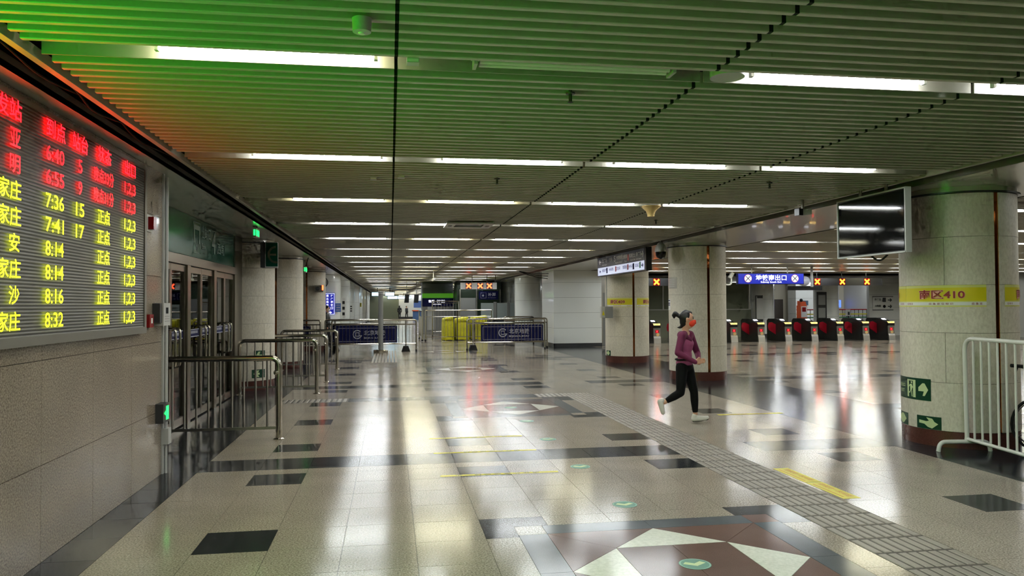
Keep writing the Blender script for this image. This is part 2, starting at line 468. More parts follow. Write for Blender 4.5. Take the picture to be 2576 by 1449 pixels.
# raised bars of the guide paths
def bar_mesh(w, l):
    b = MB(); h = 0.0045; e = 0.006
    b.add([(-w/2, -l/2, 0), (w/2, -l/2, 0), (w/2, l/2, 0), (-w/2, l/2, 0), (-w/2+e, -l/2+e, h), (w/2-e, -l/2+e, h), (w/2-e, l/2-e, h), (-w/2+e, l/2-e, h)],
          [(4, 5, 6, 7), (0, 1, 5, 4), (1, 2, 6, 5), (2, 3, 7, 6), (3, 0, 4, 7)])
    return b
b0 = None; nb = 0
for r in range(34):
    yc = 3.98 + 0.308*r
    if yc > 14.15: break
    for c in range(8):
        xc = 3.272 + 0.075*c
        if b0 is None:
            b0 = bar_mesh(0.056, 0.276).build('tactile_bar', m_tact, floor); ob = b0
        else:
            ob = b0.copy(); COL.objects.link(ob)
        ob.location = (xc, yc, 0); nb += 1
for cx0, cnt in ((-1.9, 3), (2.675, 1)):
    for r in range(cnt*4 + (2 if cnt == 1 else 0)):
        ob = b0.copy(); COL.objects.link(ob); ob.location = (cx0 + 0.05 + 0.095*r, 14.04, 0); ob.scale = (1, 1.7, 1)
far_t = MB()
for r in range(20):
    for c in range(8): far_t.box(-0.56 + 0.1*c, -0.5 + 0.1*c, 23.0 + 0.3*r, 23.26 + 0.3*r, 0, 0.004)
o = far_t.build('distant_tactile_bars', m_tact, floor); o['kind'] = 'stuff'

# ============================================================ CEILING
ceiling = struct('ceiling', MB().box(-9, 34, -11, 104, 3.45, 3.55), m_plenum)
BAY = [(-1.90, 0.026), (0.046, 1.933), (1.958, 3.848), (3.873, 5.80)]
ROWY = [4.44 + 2.97*k for k in range(-5, 34)]
def near_row(y): return any(abs(y-r) < 0.125 for r in ROWY)
slats = []
y = -9.9
while y < 103:
    if not near_row(y): slats.append(y)
    y += 0.128
def slat_pts(b, x0, x1, y):
    w, h = 0.038, 0.105
    b.add([(x0, y-w/2, ZC+h), (x0, y-w/2, ZC+.004), (x0, y-w/2+.004, ZC), (x0, y+w/2-.004, ZC), (x0, y+w/2, ZC+.004), (x0, y+w/2, ZC+h),
           (x1, y-w/2, ZC+h), (x1, y-w/2, ZC+.004), (x1, y-w/2+.004, ZC), (x1, y+w/2-.004, ZC), (x1, y+w/2, ZC+.004), (x1, y+w/2, ZC+h)],
          [(0, 1, 7, 6), (1, 2, 8, 7), (2, 3, 9, 8), (3, 4, 10, 9), (4, 5, 11, 10), (0, 5, 4, 3, 2, 1), (6, 7, 8, 9, 10, 11), (0, 6, 11, 5)])
near_s = [y for y in slats if y > 3.05][:75]
bay_mesh = []
rest = MB()
for bi, (x0, x1) in enumerate(BAY):
    src = None
    for y in slats:
        if y in near_s:
            if src is None:
                b = MB(); slat_pts(b, x0, x1, 0); src = b.build('ceiling_slat', m_slat, ceiling); ob = src
            else:
                ob = src.copy(); COL.objects.link(ob)
            ob.location = (0, y, 0)
        else: slat_pts(rest, x0, x1, y)
for y in slats:                                   # second ceiling over the gate hall
    if y < 33.5:
        for j in range(11): slat_pts(rest, 8.2 + 1.95*j, 10.14 + 1.95*j, y)
o = rest.build('distant_slats', m_slat, ceiling); o['kind'] = 'stuff'
jn = MB()
for xa, xb in ((0.026, 0.046), (1.933, 1.958), (3.848, 3.873)):
    for y in slats:
        if 2.8 < y < 40: jn.box(xa-.001, xb+.001, y-.0165, y+.0165, ZC+.002, ZC+.1)
jo = jn.build('slat_joints', m_plenum, ceiling); jo['kind'] = 'stuff'
ch = MB()
for r in ROWY:
    for x0, x1 in BAY:
        ch.box(x0, x1, r-0.125, r+0.125, 3.19, 3.2)
        ch.box(x0, x1, r+0.1, r+0.112, ZC, 3.19)
    if r < 33: ch.box(8.2, 29.6, r-0.125, r+0.125, 3.19, 3.2); ch.box(8.2, 29.6, r+0.1, r+0.112, ZC, 3.19)
ch.build('light_channel', m_channel, ceiling)
# edges of the slat field: aluminium angle, gap, fascia and soffit
struct('trim_1', MB().box(-1.985, -1.945, -10, 100, 3.085, 3.092).box(-1.945, -1.94, -10, 100, 3.085, 3.15), m_trim)
struct('trim_2', MB().box(5.83, 5.87, -10, 100, 3.085, 3.092).box(5.825, 5.83, -10, 100, 3.085, 3.15), m_trim)
struct('trim_3', MB().box(-2.16, -2.14, -10, 100, 3.06, 3.135), m_fascia)
struct('trim_4', MB().box(5.99, 6.01, -10, 45, 3.04, 3.12).box(8.0, 8.02, -10, 34, 3.04, 3.12), m_fascia)
struct('trim_5', MB().box(8.12, 8.16, -10, 34, 3.085, 3.092), m_trim)
struct('ceiling_soffit_left', MB().box(-9, -2.14, -10, 100, 3.06, 3.09), m_soffit)
struct('ceiling_soffit_right', MB().box(6.0, 8.02, -10, 45, 3.05, 3.08), m_soffit)
struct('ceiling_soffit_gates', MB().box(8.0, 34, 33.6, 60, 2.95, 3.0), m_midg)
# cables lying in the gap on the left
b = MB()
for i, (ya, yb) in enumerate(((3.9, 5.6), (5.2, 6.4), (6.1, 7.9))):
    b.tube([(-2.06 + 0.03*math.sin(t*7+i), ya+(yb-ya)*t, 3.13 - 0.03*math.sin(math.pi*t)) for t in [k/14 for k in range(15)]], 0.007, 6)
tag(b.build('ceiling_cable', m_rubber, None, True), 'black cables sagging in the gap above the departure board', 'cable')

# ============================================================ FLUORESCENT LIGHTS
def make_light(name, label, tube_mat):
    t = thing(name, label, 'light')
    MB().tube([(-0.585, 0, 3.132), (0.585, 0, 3.132)], 0.0165, 10).build('tube', tube_mat, t, True)
    MB().box(-0.62, 0.62, -0.03, 0.03, 3.165, 3.19).build('batten', m_channel, t)
    for s in (-1, 1):
        MB().box(s*0.605, s*0.585, -0.018, 0.018, 3.112, 3.166).build('lamp_holder', m_lgrey, t)
    return t
LX = [-0.675, 1.095, 2.825, 4.525]
BAYN = ['nearest the departure board', 'second bay from the left', 'third bay from the left', 'bay nearest the right columns']
L_on = make_light('ceiling_light', 'x', m_tube); L_warm = make_light('ceiling_light', 'x', m_tubew)
used = set()
def place_light(src, x, y, label, group=None):
    if src not in used:
        used.add(src); src.location = (x, y, 0); src['label'] = label
        if group: src['group'] = group
        return src
    return dup(src, (x, y, 0), label, group)
def flat_light(x, y, m, label, group):
    if m not in used:
        b = MB(); b.mat(0).tube([(-0.585, 0, 3.132), (0.585, 0, 3.132)], 0.0165, 6); b.mat(1).box(-0.62, 0.62, -0.03, 0.03, 3.165, 3.19)
        o = b.build('ceiling_light', [m, m_channel]); used.add(m); MATS[m.name+'_src'] = o
        o.location = (x, y, 0); return tag(o, label, 'light', group)
    o = MATS[m.name+'_src'].copy(); COL.objects.link(o); o.location = (x, y, 0); return tag(o, label, 'light', group)
for ri, ry in enumerate(ROWY):
    for bi, lx in enumerate(LX):
        k = ri - 5
        warm = (bi == 1 and k % 2 == 0) or (bi == 0 and k in (2,)) or (k*7+bi*3) % 11 == 0
        if k == 0 and bi == 1: continue
        if 12 < k <= 24 and (k*5+bi*7) % 3 == 0: continue
        if k in (21, 23): continue
        if k > 8:
            flat_light(lx, ry, m_tubew if warm else m_tube, 'small far ceiling light, %dth row, %s' % (k+1, BAYN[bi]), 'far ceiling lights')
        elif k < 0:
            flat_light(lx, ry, m_tube, 'fluorescent light behind the viewpoint', 'lights behind the viewpoint')
        else:
            place_light(L_warm if warm else L_on, lx, ry, 'fluorescent ceiling light in %s row from the viewer, %s' % (ORD[k], BAYN[bi]))
for ri, ry in enumerate(ROWY):
    k = ri - 5
    if ry > 33: continue
    for j in range(11):
        x = 9.15 + 1.95*j
        if x > 6 + 0.98*max(ry, 1): continue
        if k < 2 and j > 3: continue
        if k < 0: continue
        flat_light(x, ry, m_tubew if (j+k) % 3 == 0 else m_tube, 'gate hall ceiling light, %s from the columns in %s row' % (ORD[j], ORD[k]), 'lights over the gate hall')
# the one fitting that is switched off
t = thing('ceiling_light', 'unlit twin-tube ceiling fitting in the first row, dark tubes', 'light', (1.1, 4.44, 0))
for dy in (-0.03, 0.03): MB().tube([(0.52, 4.44+dy, 3.125), (1.68, 4.44+dy, 3.125)], 0.0165, 10).build('tube', m_tubeoff, t, True)
MB().box(0.48, 1.72, 4.34, 4.55, 3.165, 3.18).build('batten', m_slat, t)
for x in (0.495, 1.705): MB().box(x-.01, x+.01, 4.38, 4.5, 3.10, 3.165).build('lamp_holder', m_lgrey, t)

# ============================================================ LEFT WALL, DOORS
wl = struct('wall_left', MB().box(-2.9, -2.315, -10, 8.24, 0, 3.07), m_grout)
zs = [0, 0.645, 1.345, 2.0, 2.6, 3.06]
src = {}
for i in range(5):
    n = 0; yy = 8.24
    while yy > -2:
        y1 = yy; y0 = yy - (0.9 if n else (0.9 if i % 2 else 0.9)); n += 1; yy = y0
        key = (i, round(y1-y0, 3))
        if key not in src:
            b = MB(); b.box(-2.315, -2.30, 0.002, y1-y0-0.002, zs[i]+0.002, zs[i+1]-0.002); ob = b.build('granite_panel', m_wallg, wl); src[key] = ob
        else: ob = src[key].copy(); COL.objects.link(ob)
        ob.location = (0, y0, 0)
for i in range(5):
    b = MB(); b.box(-2.9, -2.302, 8.24, 8.252, zs[i]+0.002, zs[i+1]-0.002); b.build('granite_panel', m_wallg, wl)
struct('trim_6', MB().box(-2.315, -2.285, 8.245, 8.285, 0, 3.06), m_lgrey)
# entrance doors
XD = -2.95
POST = [8.35, 10.05, 11.75, 13.45, 15.15]
fr = MB()
for y in POST: fr.box(XD-0.08, XD+0.05, y-0.09, y+0.09, 0, 2.43)
fr.box(XD-0.09, XD+0.06, 8.26, 15.24, 2.30, 2.43)
fr.box(XD-0.06, XD+0.02, 15.24, 15.98, 0, 3.06)
wdf = struct('wall_left_entrance', fr, m_door)
gp = MB().box(XD-0.05, XD+0.0, 8.26, 15.72, 2.45, 3.055)
pg = gp.build('entrance_sign_panel', m_dgreen); tag(pg, 'dark green metal panel with exit lettering above the glass doors', 'sign panel')
ex = MB(); xo = XD + 0.004
put_text(ex, '出站口', (xo, 13.0, 2.88), (0, 1, 0), (0, 0, 1), 0.62, 0.2, 0.01)
put_text(ex, 'Exit', (xo, 12.83, 2.655), (0, 1, 0), (0, 0, 1), 0.26, 0.09, 0.005)
put_text(ex, '4', (xo, 13.52, 2.77), (0, 1, 0), (0, 0, 1), 0.28, 0.38, 0.005)
put_text(ex, '（西南）', (xo, 14.07, 2.70), (0, 1, 0), (0, 0, 1), 0.66, 0.2, 0.005)
def ring_rect(mb, y0, y1, z0, z1, w):
    for a in ((y0, y1, z0, z0+w), (y0, y1, z1-w, z1), (y0, y0+w, z0+w, z1-w), (y1-w, y1, z0+w, z1-w)): mb.box(xo-.002, xo, a[0], a[1], a[2], a[3])
ring_rect(ex, 12.17, 12.6, 2.52, 3.0, 0.012)
for a in ((12.2, 12.25, 2.67, 2.95), (12.52, 12.57, 2.67, 2.95), (12.25, 12.52, 2.88, 2.95), (12.37, 12.40, 2.58, 2.8)): ex.box(xo-.002, xo, *a)
ex.add([(xo, 12.30, 2.67), (xo, 12.385, 2.55), (xo, 12.47, 2.67), (xo, 12.385, 2.62)], [(0, 1, 2, 3)])
ex.build('lettering', M('panel_letter_grey', (118, 136, 128), .3), pg)
dn = 0
for i in range(4):
    y0, y1 = POST[i]+0.09, POST[i+1]-0.09; mid = (y0+y1)/2
    dn += 1
    d = MB()
    for a, bb in ((y0+.005, mid-.004), (mid+.004, y1-.005)):
        d.box(XD-.03, XD+.02, a, a+.055, .02, 2.29); d.box(XD-.03, XD+.02, bb-.055, bb, .02, 2.29)
        d.box(XD-.03, XD+.02, a+.055, bb-.055, .02, .13); d.box(XD-.03, XD+.02, a+.055, bb-.055, 2.2, 2.29)
    do = struct('door_%d' % dn, d, m_door)
    for a, bb, s in ((y0+.06, mid-.059, 1), (mid+.059, y1-.06, -1)):
        MB().box(XD-.009, XD-.003, a, bb, .13, 2.2).build('pane', m_glass, do)
        st = MB(); st.mat(0).box(XD-.003, XD, a, bb, 1.235, 1.36); st.mat(1).box(XD, XD+.0008, a, bb, 1.24, 1.25).box(XD, XD+.0008, a, bb, 1.345, 1.355)
        for q in range(7):
            st.box(XD, XD+.0008, a+.12+q*.065, a+.16+q*.065, 1.29, 1.33)
        st.build('door_stripe', [m_navy, m_lightgr], do)
        yh = mid - s*0.115
        hb = MB().tube(rpath([(XD+.02, yh, 1.40), (XD+.115, yh, 1.40), (XD+.115, yh, .88), (XD+.02, yh, .88)], 0.06), 0.018, 10)
        hb.build('door_handle', m_steel, do, True)
# lobby behind the doors
struct('wall_left_lobby', MB().box(-8.6, -8.5, 6.9, 17, 0, 3.06).box(-8.5, -2.95, 6.8, 6.9, 0, 3.06), m_cream)
b = MB(); b.mat(0).box(-6.0, -5.4, 16.4, 16.5, .9, 2.0); b.mat(1).box(-5.98, -5.42, 16.39, 16.4, .95, 1.95)  # glowing panel behind the glass, in place of screens reflected in it
tag(b.build('door_reflection_panel', [m_dgrey, m_cyan]), 'glowing panel standing in for screens reflected in the glass doors', 'screen')
for yy in (9.5, 13.0):
    flat_light(-5.2, yy, m_tubew, 'fluorescent light inside the lobby behind the glass doors', 'lobby lights').location.z = -0.14
# side wall behind the left columns
wls = struct('wall_left_side', MB().box(-3.4, -3.3, 17.1, 29.5, 0, 3.06), m_door)
for (a, bb) in ((17.3, 19.2), (19.3, 21.1), (22.5, 25.8), (25.9, 29.3)):
    MB().box(-3.3, -3.285, a, bb, 0.12, 2.3).build('pane', m_screenblk, wls)
    MB().box(-3.3, -3.27, a, bb, 2.42, 3.05).build('top_panel', m_dgreen, wls)
struct('wall_left_far', MB().box(-3.4, -3.1, 30.4, 100, 0, 3.06), m_gloss)
struct('wall_behind', MB().box(-3, 34, -10.4, -10.2, 0, 3.45), m_cream)
struct('wall_right', MB().box(30.0, 30.2, -10, 60, 0, 3.45), m_lgrey)
struct('wall_far', MB().box(-3.3, 1.05, 100, 100.2, 0, 3.45), m_frost)
struct('wall_far_white', MB().box(1.05, 8, 97, 97.2, 0.25, 3.45), m_whitep)
struct('baseboard_far', MB().box(1.05, 8, 96.97, 97.0, 0, 0.25), m_dgrey)
# ============================================================ COLUMNS
CR = 0.64
ZJ = [0.19, 0.755, 1.34, 1.90, 2.465, 2.97]
def column(label, cx, cy, R=CR):
    t = thing('round_column', label, 'column', (cx, cy, 0))
    MB().arc((cx, cy), R-0.03, R-0.004, -180, 180, 0, 0.188, 40).build('plinth', m_plinth, t, True)
    MB().cyl((cx, cy), R-0.03, 0.0, 3.06, 32).build('core', m_grout, t, True)
    for s in (0, 180):
        MB().arc((cx, cy), R-0.03, R-0.012, s-2.6, s+2.6, 0.19, 2.97, 3).build('bronze_strip', m_bronze, t, True)
    for i in range(5):
        A = [51, 110] if i % 2 else [97, 140]
        e = 0.18
        cuts = [2.6] + A + [177.4]
        for a, b in zip(cuts[:-1], cuts[1:]):
            n = max(4, int((b-a)/7))
            MB().arc((cx, cy), R-0.03, R, a+e, b-e, ZJ[i]+.002, ZJ[i+1]-.002, n).build('stone_panel', m_lime, t, True)
            MB().arc((cx, cy), R-0.03, R, -b+e, -a-e, ZJ[i]+.002, ZJ[i+1]-.002, n).build('stone_panel', m_lime, t, True)
    MB().arc((cx, cy), R-0.03, R+0.035, -180, 180, 2.972, 2.99, 40).build('collar', m_dgrey, t, True)
    MB().cyl((cx, cy), R-0.005, 2.99, 3.055, 40).build('head', m_soffit, t, True)
    return t
C410 = (6.92, 8.45); C408 = (6.92, 16.55); C409 = (6.92, 21.8)
column('large stone column with the yellow 410 sign, nearest on the right', *C410)
column('stone column behind the runner, with a bronze strip down its front', *C408)
column('stone column carrying the yellow 409 sign', *C409)
column('stone column right beside the glass entrance doors', -3.03, 16.55)
column('second stone column on the left, past the glass doors', -3.03, 21.8)
column('third stone column on the left, half lost behind the railings', -3.08, 29.9)
def white_column(label, cx, cy, R, group=None, z1=3.06):
    t = thing('round_column', label, 'column', (cx, cy, 0), group)
    for z0, zz in ((0.15, 1.0), (1.0, 1.9), (1.9, 2.75), (2.75, z1)):
        MB().cyl((cx, cy), R, z0+.003, zz-.003, 32).build('cladding_ring', m_gloss, t, True)
    MB().cyl((cx, cy), R-.02, 0, z1, 24).build('core', m_dgrey, t, True)
    return t
white_column('glossy white round column with the blue vertical sign', -3.0, 35.15, 0.8)
for i, yy in enumerate((43.25, 48.5, 56.6, 61.9, 70.0, 75.2, 83.4)):
    white_column('glossy white round column in the row receding down the left wall', -2.95, yy, 0.75, 'white columns down the left wall')

# ---- curved signs on the columns
def zone_sign(name, label, c, a0, a1, z0, z1, text, R=CR):
    cx, cy = c; t = thing(name, label, 'sign', (cx, cy, 0)); mid = (a0+a1)/2; arc = math.radians(a1-a0)*R
    hh = z1-z0
    MB().arc(c, R, R+.002, a0, a1, z0, z1, 14).build('backing', m_yel2, t, True)
    MB().arc(c, R+.002, R+.003, a0, a1, z0+hh*.27, z0+hh*.88, 14).build('yellow_band', m_yel, t, True)
    MB().arc(c, R+.002, R+.003, a0, a1, z0+hh*.07, z0+hh*.22, 14).build('white_band', m_signwhite, t, True)
    b = MB(); cyl_text(b, text, cx, cy, R+.0065, mid, z0+hh*.575, arc*.54, hh*.44, 0.045); b.build('lettering_outline', m_pink, t)
    b = MB(); cyl_text(b, text, cx, cy, R+.0075, mid, z0+hh*.575, arc*.53, hh*.42, 0.02); b.build('lettering', m_signred, t)
    for s_, ph, wf in (('应急定位标识', mid, .28), ('应急定', a1-9, .12), ('位标识', a0+7, .1)):
        b = MB(); cyl_text(b, s_, cx, cy, R+.0055, ph, z0+hh*.145, arc*wf, hh*.1, 0.01, 1.6); b.build('small_lettering', m_signred, t)
zone_sign('zone_sign', 'yellow curved sign reading zone 410, facing the viewer on the right column', C410, -97, -12.5, 1.645, 1.90, '南区410')
zone_sign('zone_sign', 'yellow zone sign at the right edge of the 410 column', C410, 8.6, 93, 1.645, 1.90, '南区410')
zone_sign('zone_sign', 'yellow zone sign wrapping out of view on the left of the 410 column', C410, -181.5, -97.4, 1.645, 1.90, '南区410')
zone_sign('zone_sign', 'yellow sign reading zone 409 on the middle column', C409, -84, -3.5, 1.61, 1.88, '南区409')
zone_sign('zone_sign', 'yellow zone sign right of the bronze strip on the 409 column', C409, 9, 90, 1.61, 1.88, '南区409')
ARROW = [(-.5, -.12), (.08, -.12), (-.06, -.42), (.16, -.42), (.5, 0), (.16, .42), (-.06, .42), (.08, .12), (-.5, .12)]
def cyl_tri_poly(mb, pts, cx, cy, R, phi, z):
    """outline split into a fan of triangles from its centre so that it follows the curve"""
    n = len(pts); mx_ = sum(p[0] for p in pts)/n; my_ = sum(p[1] for p in pts)/n
    bm = bmesh.new(); vs = [bm.verts.new((p[0], p[1], 0)) for p in pts]
    bm.faces.new(vs); bmesh.ops.triangulate(bm, faces=bm.faces[:]); bm.verts.index_update()
    mb.add([on_cyl(cx, cy, R, phi + math.degrees(v.co.x/R), z+v.co.y) for v in bm.verts], [tuple(v.index for v in f.verts) for f in bm.faces])
    bm.free()
def arrow_sign(label, c, a0, a1, z0, z1, flip=1, R=CR, group=None, torn=False):
    t = thing('exit_arrow_sign', label, 'sign', (c[0], c[1], 0), group)
    MB().arc(c, R, R+.002, a0, a1, z0, z1, 8).build('plate', m_green, t, True)
    w = math.radians(a1-a0)*R*.78; h = (z1-z0)*.95; b = MB()
    pts = [(flip*x*w, y*h) for x, y in ARROW]
    if torn: pts = [(-.5*w, -.1*h), (-.2*w, -.14*h), (.02*w, -.3*h), (-.02*w, -.36*h), (.2*w, -.46*h), (.5*w, -.06*h), (.32*w, .1*h), (.24*w, .3*h), (.2*w, .36*h), (-.1*w, .42*h), (.05*w, .16*h), (-.1*w, .1*h), (-.5*w, .16*h)]
    cyl_tri_poly(b, pts, c[0], c[1], R+.0045, (a0+a1)/2, (z0+z1)/2); b.build('arrow', m_glowgr, t)
arrow_sign('small torn green arrow sign low on the 410 column', C410, -83, -56, .195, .345, torn=True)
arrow_sign('small green arrow sign low at the left edge of the 410 column', C410, -124, -97.5, .195, .345)
arrow_sign('small green arrow sign low on the left of the 409 column', C409, -88, -66, .195, .345)
arrow_sign('green arrow sign pointing left, low on the entrance column', (-3.03, 16.55), 26, 52, .25, .42, -1)
arrow_sign('second green sign above the arrow on the entrance column', (-3.03, 16.55), 30, 52, .58, .80, -1)
t = thing('exit_running_man_sign', 'green emergency exit sign with running figure and arrow on the 410 column', 'sign', (C410[0], C410[1], 0))
MB().arc(C410, CR, CR+.003, -121, -66, .525, .785, 12).build('plate', m_green, t, True)
b = MB(); R5 = CR+.006
def cp(pts, phi, z): cyl_tri_poly(b, pts, C410[0], C410[1], R5, phi, z)
zc = .655
cp([(x*.13, y*.18) for x, y in ARROW], -74.5, zc)
for a in ((-.085, -.055), (.02, .062)):
    cp([(a[0], -.105), (a[1], -.105), (a[1], .105), (a[0], .105)], -89.5, zc)
cp([(-.055, .09), (.02, .09), (.02, .105), (-.055, .105)], -89.5, zc)
cp([(.013*math.cos(i*.7), .072+.014*math.sin(i*.7)) for i in range(9)], -90, zc)
cp([(-.022, .05), (.012, .052), (.018, -.0), (.004, -.035), (-.016, -.02), (-.018, .0)], -90.5, zc)
cp([(.0, -.03), (.012, -.03), (.022, -.1), (.008, -.1)], -90.5, zc); cp([(-.018, -.02), (-.008, -.03), (-.022, -.06), (-.045, -.055), (-.045, -.045), (-.03, -.045)], -90.5, zc)
cp([(-.022, .05), (-.018, .035), (-.045, .01), (-.05, .02)], -90.5, zc); cp([(.012, .045), (.035, .01), (.03, .002), (.01, .02)], -90.5, zc)
cyl_text(b, '安全出口', C410[0], C410[1], R5, -109, zc+.03, .16, .045, .01); cyl_text(b, 'EXIT', C410[0], C410[1], R5, -109, zc-.04, .12, .04, .01)
b.build('pictogram', m_glowgr, t)
t = thing('notice_plate', 'grey metal notice plate on the left edge of the column behind the runner', 'sign', (C408[0], C408[1], 0))
MB().arc(C408, CR, CR+.003, -112, -66, 2.04, 2.30, 8).build('plate', m_brush, t, True)
b = MB()
for i in range(5): b.arc(C408, CR+.003, CR+.004, -104+(i % 2)*3, -72, 2.08+i*.04, 2.10+i*.04, 6)
b.build('print_lines', m_lgrey, t)
t = thing('notice_poster', 'small blue and white poster at the left edge of the runner column', 'poster', (C408[0], C408[1], 0))
MB().arc(C408, CR, CR+.003, -118, -90, 1.56, 1.80, 6).build('sheet', m_signwhite, t, True)
b = MB()
for z in (1.66, 1.70, 1.76): b.arc(C408, CR+.003, CR+.004, -116, -92, z, z+.025, 6)
b.build('print_lines', m_navy, t)
# conduit and switch box on column 409
t = thing('electrical_box', 'grey electrical box with yellow warning triangle on the 409 column', 'electrical box', (6.22, 21.3, 1.3))
MB().box(6.10, 6.30, 21.16, 21.42, 1.30, 1.63).build('box', m_midg, t)
MB().box(5.99, 6.10, 21.26, 21.42, 1.31, 1.63).build('cover', m_lgrey, t)
MB().tube([(6.17, 21.36, 1.63), (6.17, 21.36, 3.05)], .018, 8).build('conduit', m_lgrey, t, True)
b = MB(); b.add([(6.005, 21.257, 1.38), (6.085, 21.257, 1.38), (6.045, 21.257, 1.52)], [(0, 1, 2)]); b.build('warning_triangle', m_yel, t)

# ============================================================ DEPARTURE BOARD
bd = thing('departure_board', 'large LED departure board with red and yellow characters on the granite wall', 'display board', (-2.3, 4.0, 1.46))
BX = -2.235
MB().box(-2.3, BX-.012, 0.4, 7.5, 1.5, 2.97).build('screen', m_louvre, bd)
f_ = MB()
f_.box(-2.3, BX-.004, 0.34, 7.55, 1.455, 1.515).box(-2.3, BX-.004, 0.34, 7.55, 2.965, 3.0).box(-2.3, BX-.004, 7.49, 7.55, 1.515, 2.965).box(-2.3, BX-.004, 0.34, 0.40, 1.515, 2.965)
f_.build('frame', m_fascia, bd)
br, by = m_ledr, m_ledy
xt = BX + .002
def led(m, s, yc, zc, w, h, bold=0.006):
    mb = MB(); put_text(mb, s, (xt, yc, zc), (0, 1, 0), (0, 0, 1), w, h, bold); mb.build('led_characters', m, bd)
zr = 2.895
led(m_ledh, '始发站', 4.84, zr, .48, .125); led(m_ledh, '到点', 5.57, zr, .30, .125); led(m_ledh, '站台', 5.98, zr, .28, .125); led(m_ledh, '状态', 6.46, zr, .28, .12); led(m_ledh, '出口', 7.06, zr, .27, .125)
rows = [('三亚', '6:40', '5', '晚点33分'), ('昆明', '6:55', '9', '晚点31分'), ('石家庄', '7:36', '15', '正点'), ('石家庄', '7:41', '17', '正点'),
        ('西安', '8:14', '', '正点'), ('石家庄', '8:14', '', '正点'), ('长沙', '8:16', '', '正点'), ('石家庄', '8:32', '', '正点')]
for i, (st, ar, pl, sa) in enumerate(rows):
    z = 2.725 - 0.1585*i; m = br if i < 2 else by
    if len(st) == 3: led(m, st, 4.86, z, .44, .118)
    else: led(m, st[0], 4.70, z, .13, .112); led(m, st[1], 5.0, z, .13, .112)
    led(m, ar, 5.56, z, .28, .098)
    if pl: led(m, pl, 5.98, z, .07 if len(pl) == 1 else .15, .098)
    led(m, sa, 6.45, z, .42 if i < 2 else .26, .112)
    led(m, '1,2,3', 7.06, z-.008, .28, .108)
# the part of the board beyond the left edge of the picture: lines of green LEDs
for i in range(9):
    z = 2.86 - 0.158*i
    for a, b_ in ((0.7, 1.5), (1.7, 2.5), (2.7, 3.4), (3.6, 4.3)): MB().box(xt-.002, xt, a, b_, z-.05, z+.05).build('led_bar', m_ledg, bd)

# ---- small fittings on the wall end
t = thing('fire_alarm_beacon', 'red fire alarm beacon on the granite wall beside the departure board', 'alarm', (-2.3, 7.78, 2.45))
MB().box(-2.3, -2.285, 7.70, 7.86, 2.42, 2.58).build('base', m_lgrey, t)
MB().box(-2.285, -2.235, 7.74, 7.83, 2.44, 2.56).build('lens', m_alarm, t)
t = thing('manual_call_point', 'red fire call point below the beacon, left of the grey panel', 'alarm', (-2.3, 7.74, 1.54))
MB().box(-2.3, -2.26, 7.72, 7.84, 1.50, 1.625).build('body', m_alarm, t)
MB().box(-2.26, -2.258, 7.76, 7.80, 1.54, 1.59).build('button_plate', m_signwhite, t)
t = thing('wall_switch', 'narrow cream switch plate left of the red call point', 'switch', (-2.3, 7.63, 1.54))
MB().box(-2.3, -2.285, 7.60, 7.66, 1.50, 1.63).build('plate', m_cream, t); MB().box(-2.285, -2.28, 7.615, 7.645, 1.54, 1.59).build('rocker', m_signwhite, t)
t = thing('control_panel', 'grey wall control panel with small display at the wall corner', 'control panel', (-2.3, 8.1, 1.53))
MB().box(-2.3, -2.215, 8.00, 8.24, 1.51, 1.735).build('body', m_lgrey, t)
MB().box(-2.3, -2.23, 7.93, 8.00, 1.54, 1.73).build('side_box', m_dgrey, t)
MB().box(-2.215, -2.213, 8.08, 8.16, 1.63, 1.69).build('display', m_screenblk, t)
b = MB()
for i in range(3): b.box(-2.215, -2.213, 8.05, 8.2, 1.60-.025*i, 1.605-.025*i)
b.build('print_lines', m_midg, t)
t = thing('conduit_pipe', 'pale conduit running down the wall corner into a square box', 'pipe', (-2.27, 8.3, 0.4))
MB().tube([(-2.27, 8.30, .46), (-2.27, 8.30, 3.03)], .017, 8).build('pipe', m_lgrey, t, True)
MB().box(-2.30, -2.23, 8.24, 8.34, .30, .46).build('junction_box', m_lgrey, t)
MB().tube([(-2.27, 8.30, .30), (-2.27, 8.30, 0.0)], .014, 8).build('lower_pipe', m_lgrey, t, True)
t = thing('low_exit_light', 'small green lit exit sign low on the wall corner', 'exit sign', (-2.27, 8.25, .55))
MB().box(-2.30, -2.225, 8.04, 8.235, .54, .73).build('housing', m_dgrey, t)
b = MB(); b.box(-2.225, -2.223, 8.14, 8.22, .565, .70); b.add([(-2.222, 8.12, .61), (-2.222, 8.12, .66), (-2.222, 8.065, .635)], [(0, 1, 2)]); b.build('lit_face', m_exitg, t)
def hanging_exit(label, x, y, z0, z1):
    t = thing('hanging_exit_sign', label, 'exit sign', (x, y, z0))
    MB().box(x-.035, x+.02, y, y+.35, z0, z1).build('housing', m_lgrey, t)
    MB().box(x+.02, x+.022, y+.03, y+.32, z0+.03, z1-.03).build('lit_face', m_exitg, t)
    MB().box(x-.02, x+.012, y-.002, y, z0+.03, z1-.03).build('end_glow', m_exitg, t)
    MB().tube([(x, y+.17, z1), (x+.02, y+.18, z1+.08), (x+.1, y+.2, 3.15)], .012, 6).build('hanger_cable', m_rubber, t, True)
hanging_exit('green lit exit sign hanging from the ceiling edge near the entrance doors', -2.27, 13.45, 2.87, 3.03)
hanging_exit('second hanging green exit sign, further along past two columns', -2.36, 22.0, 2.64, 2.80)
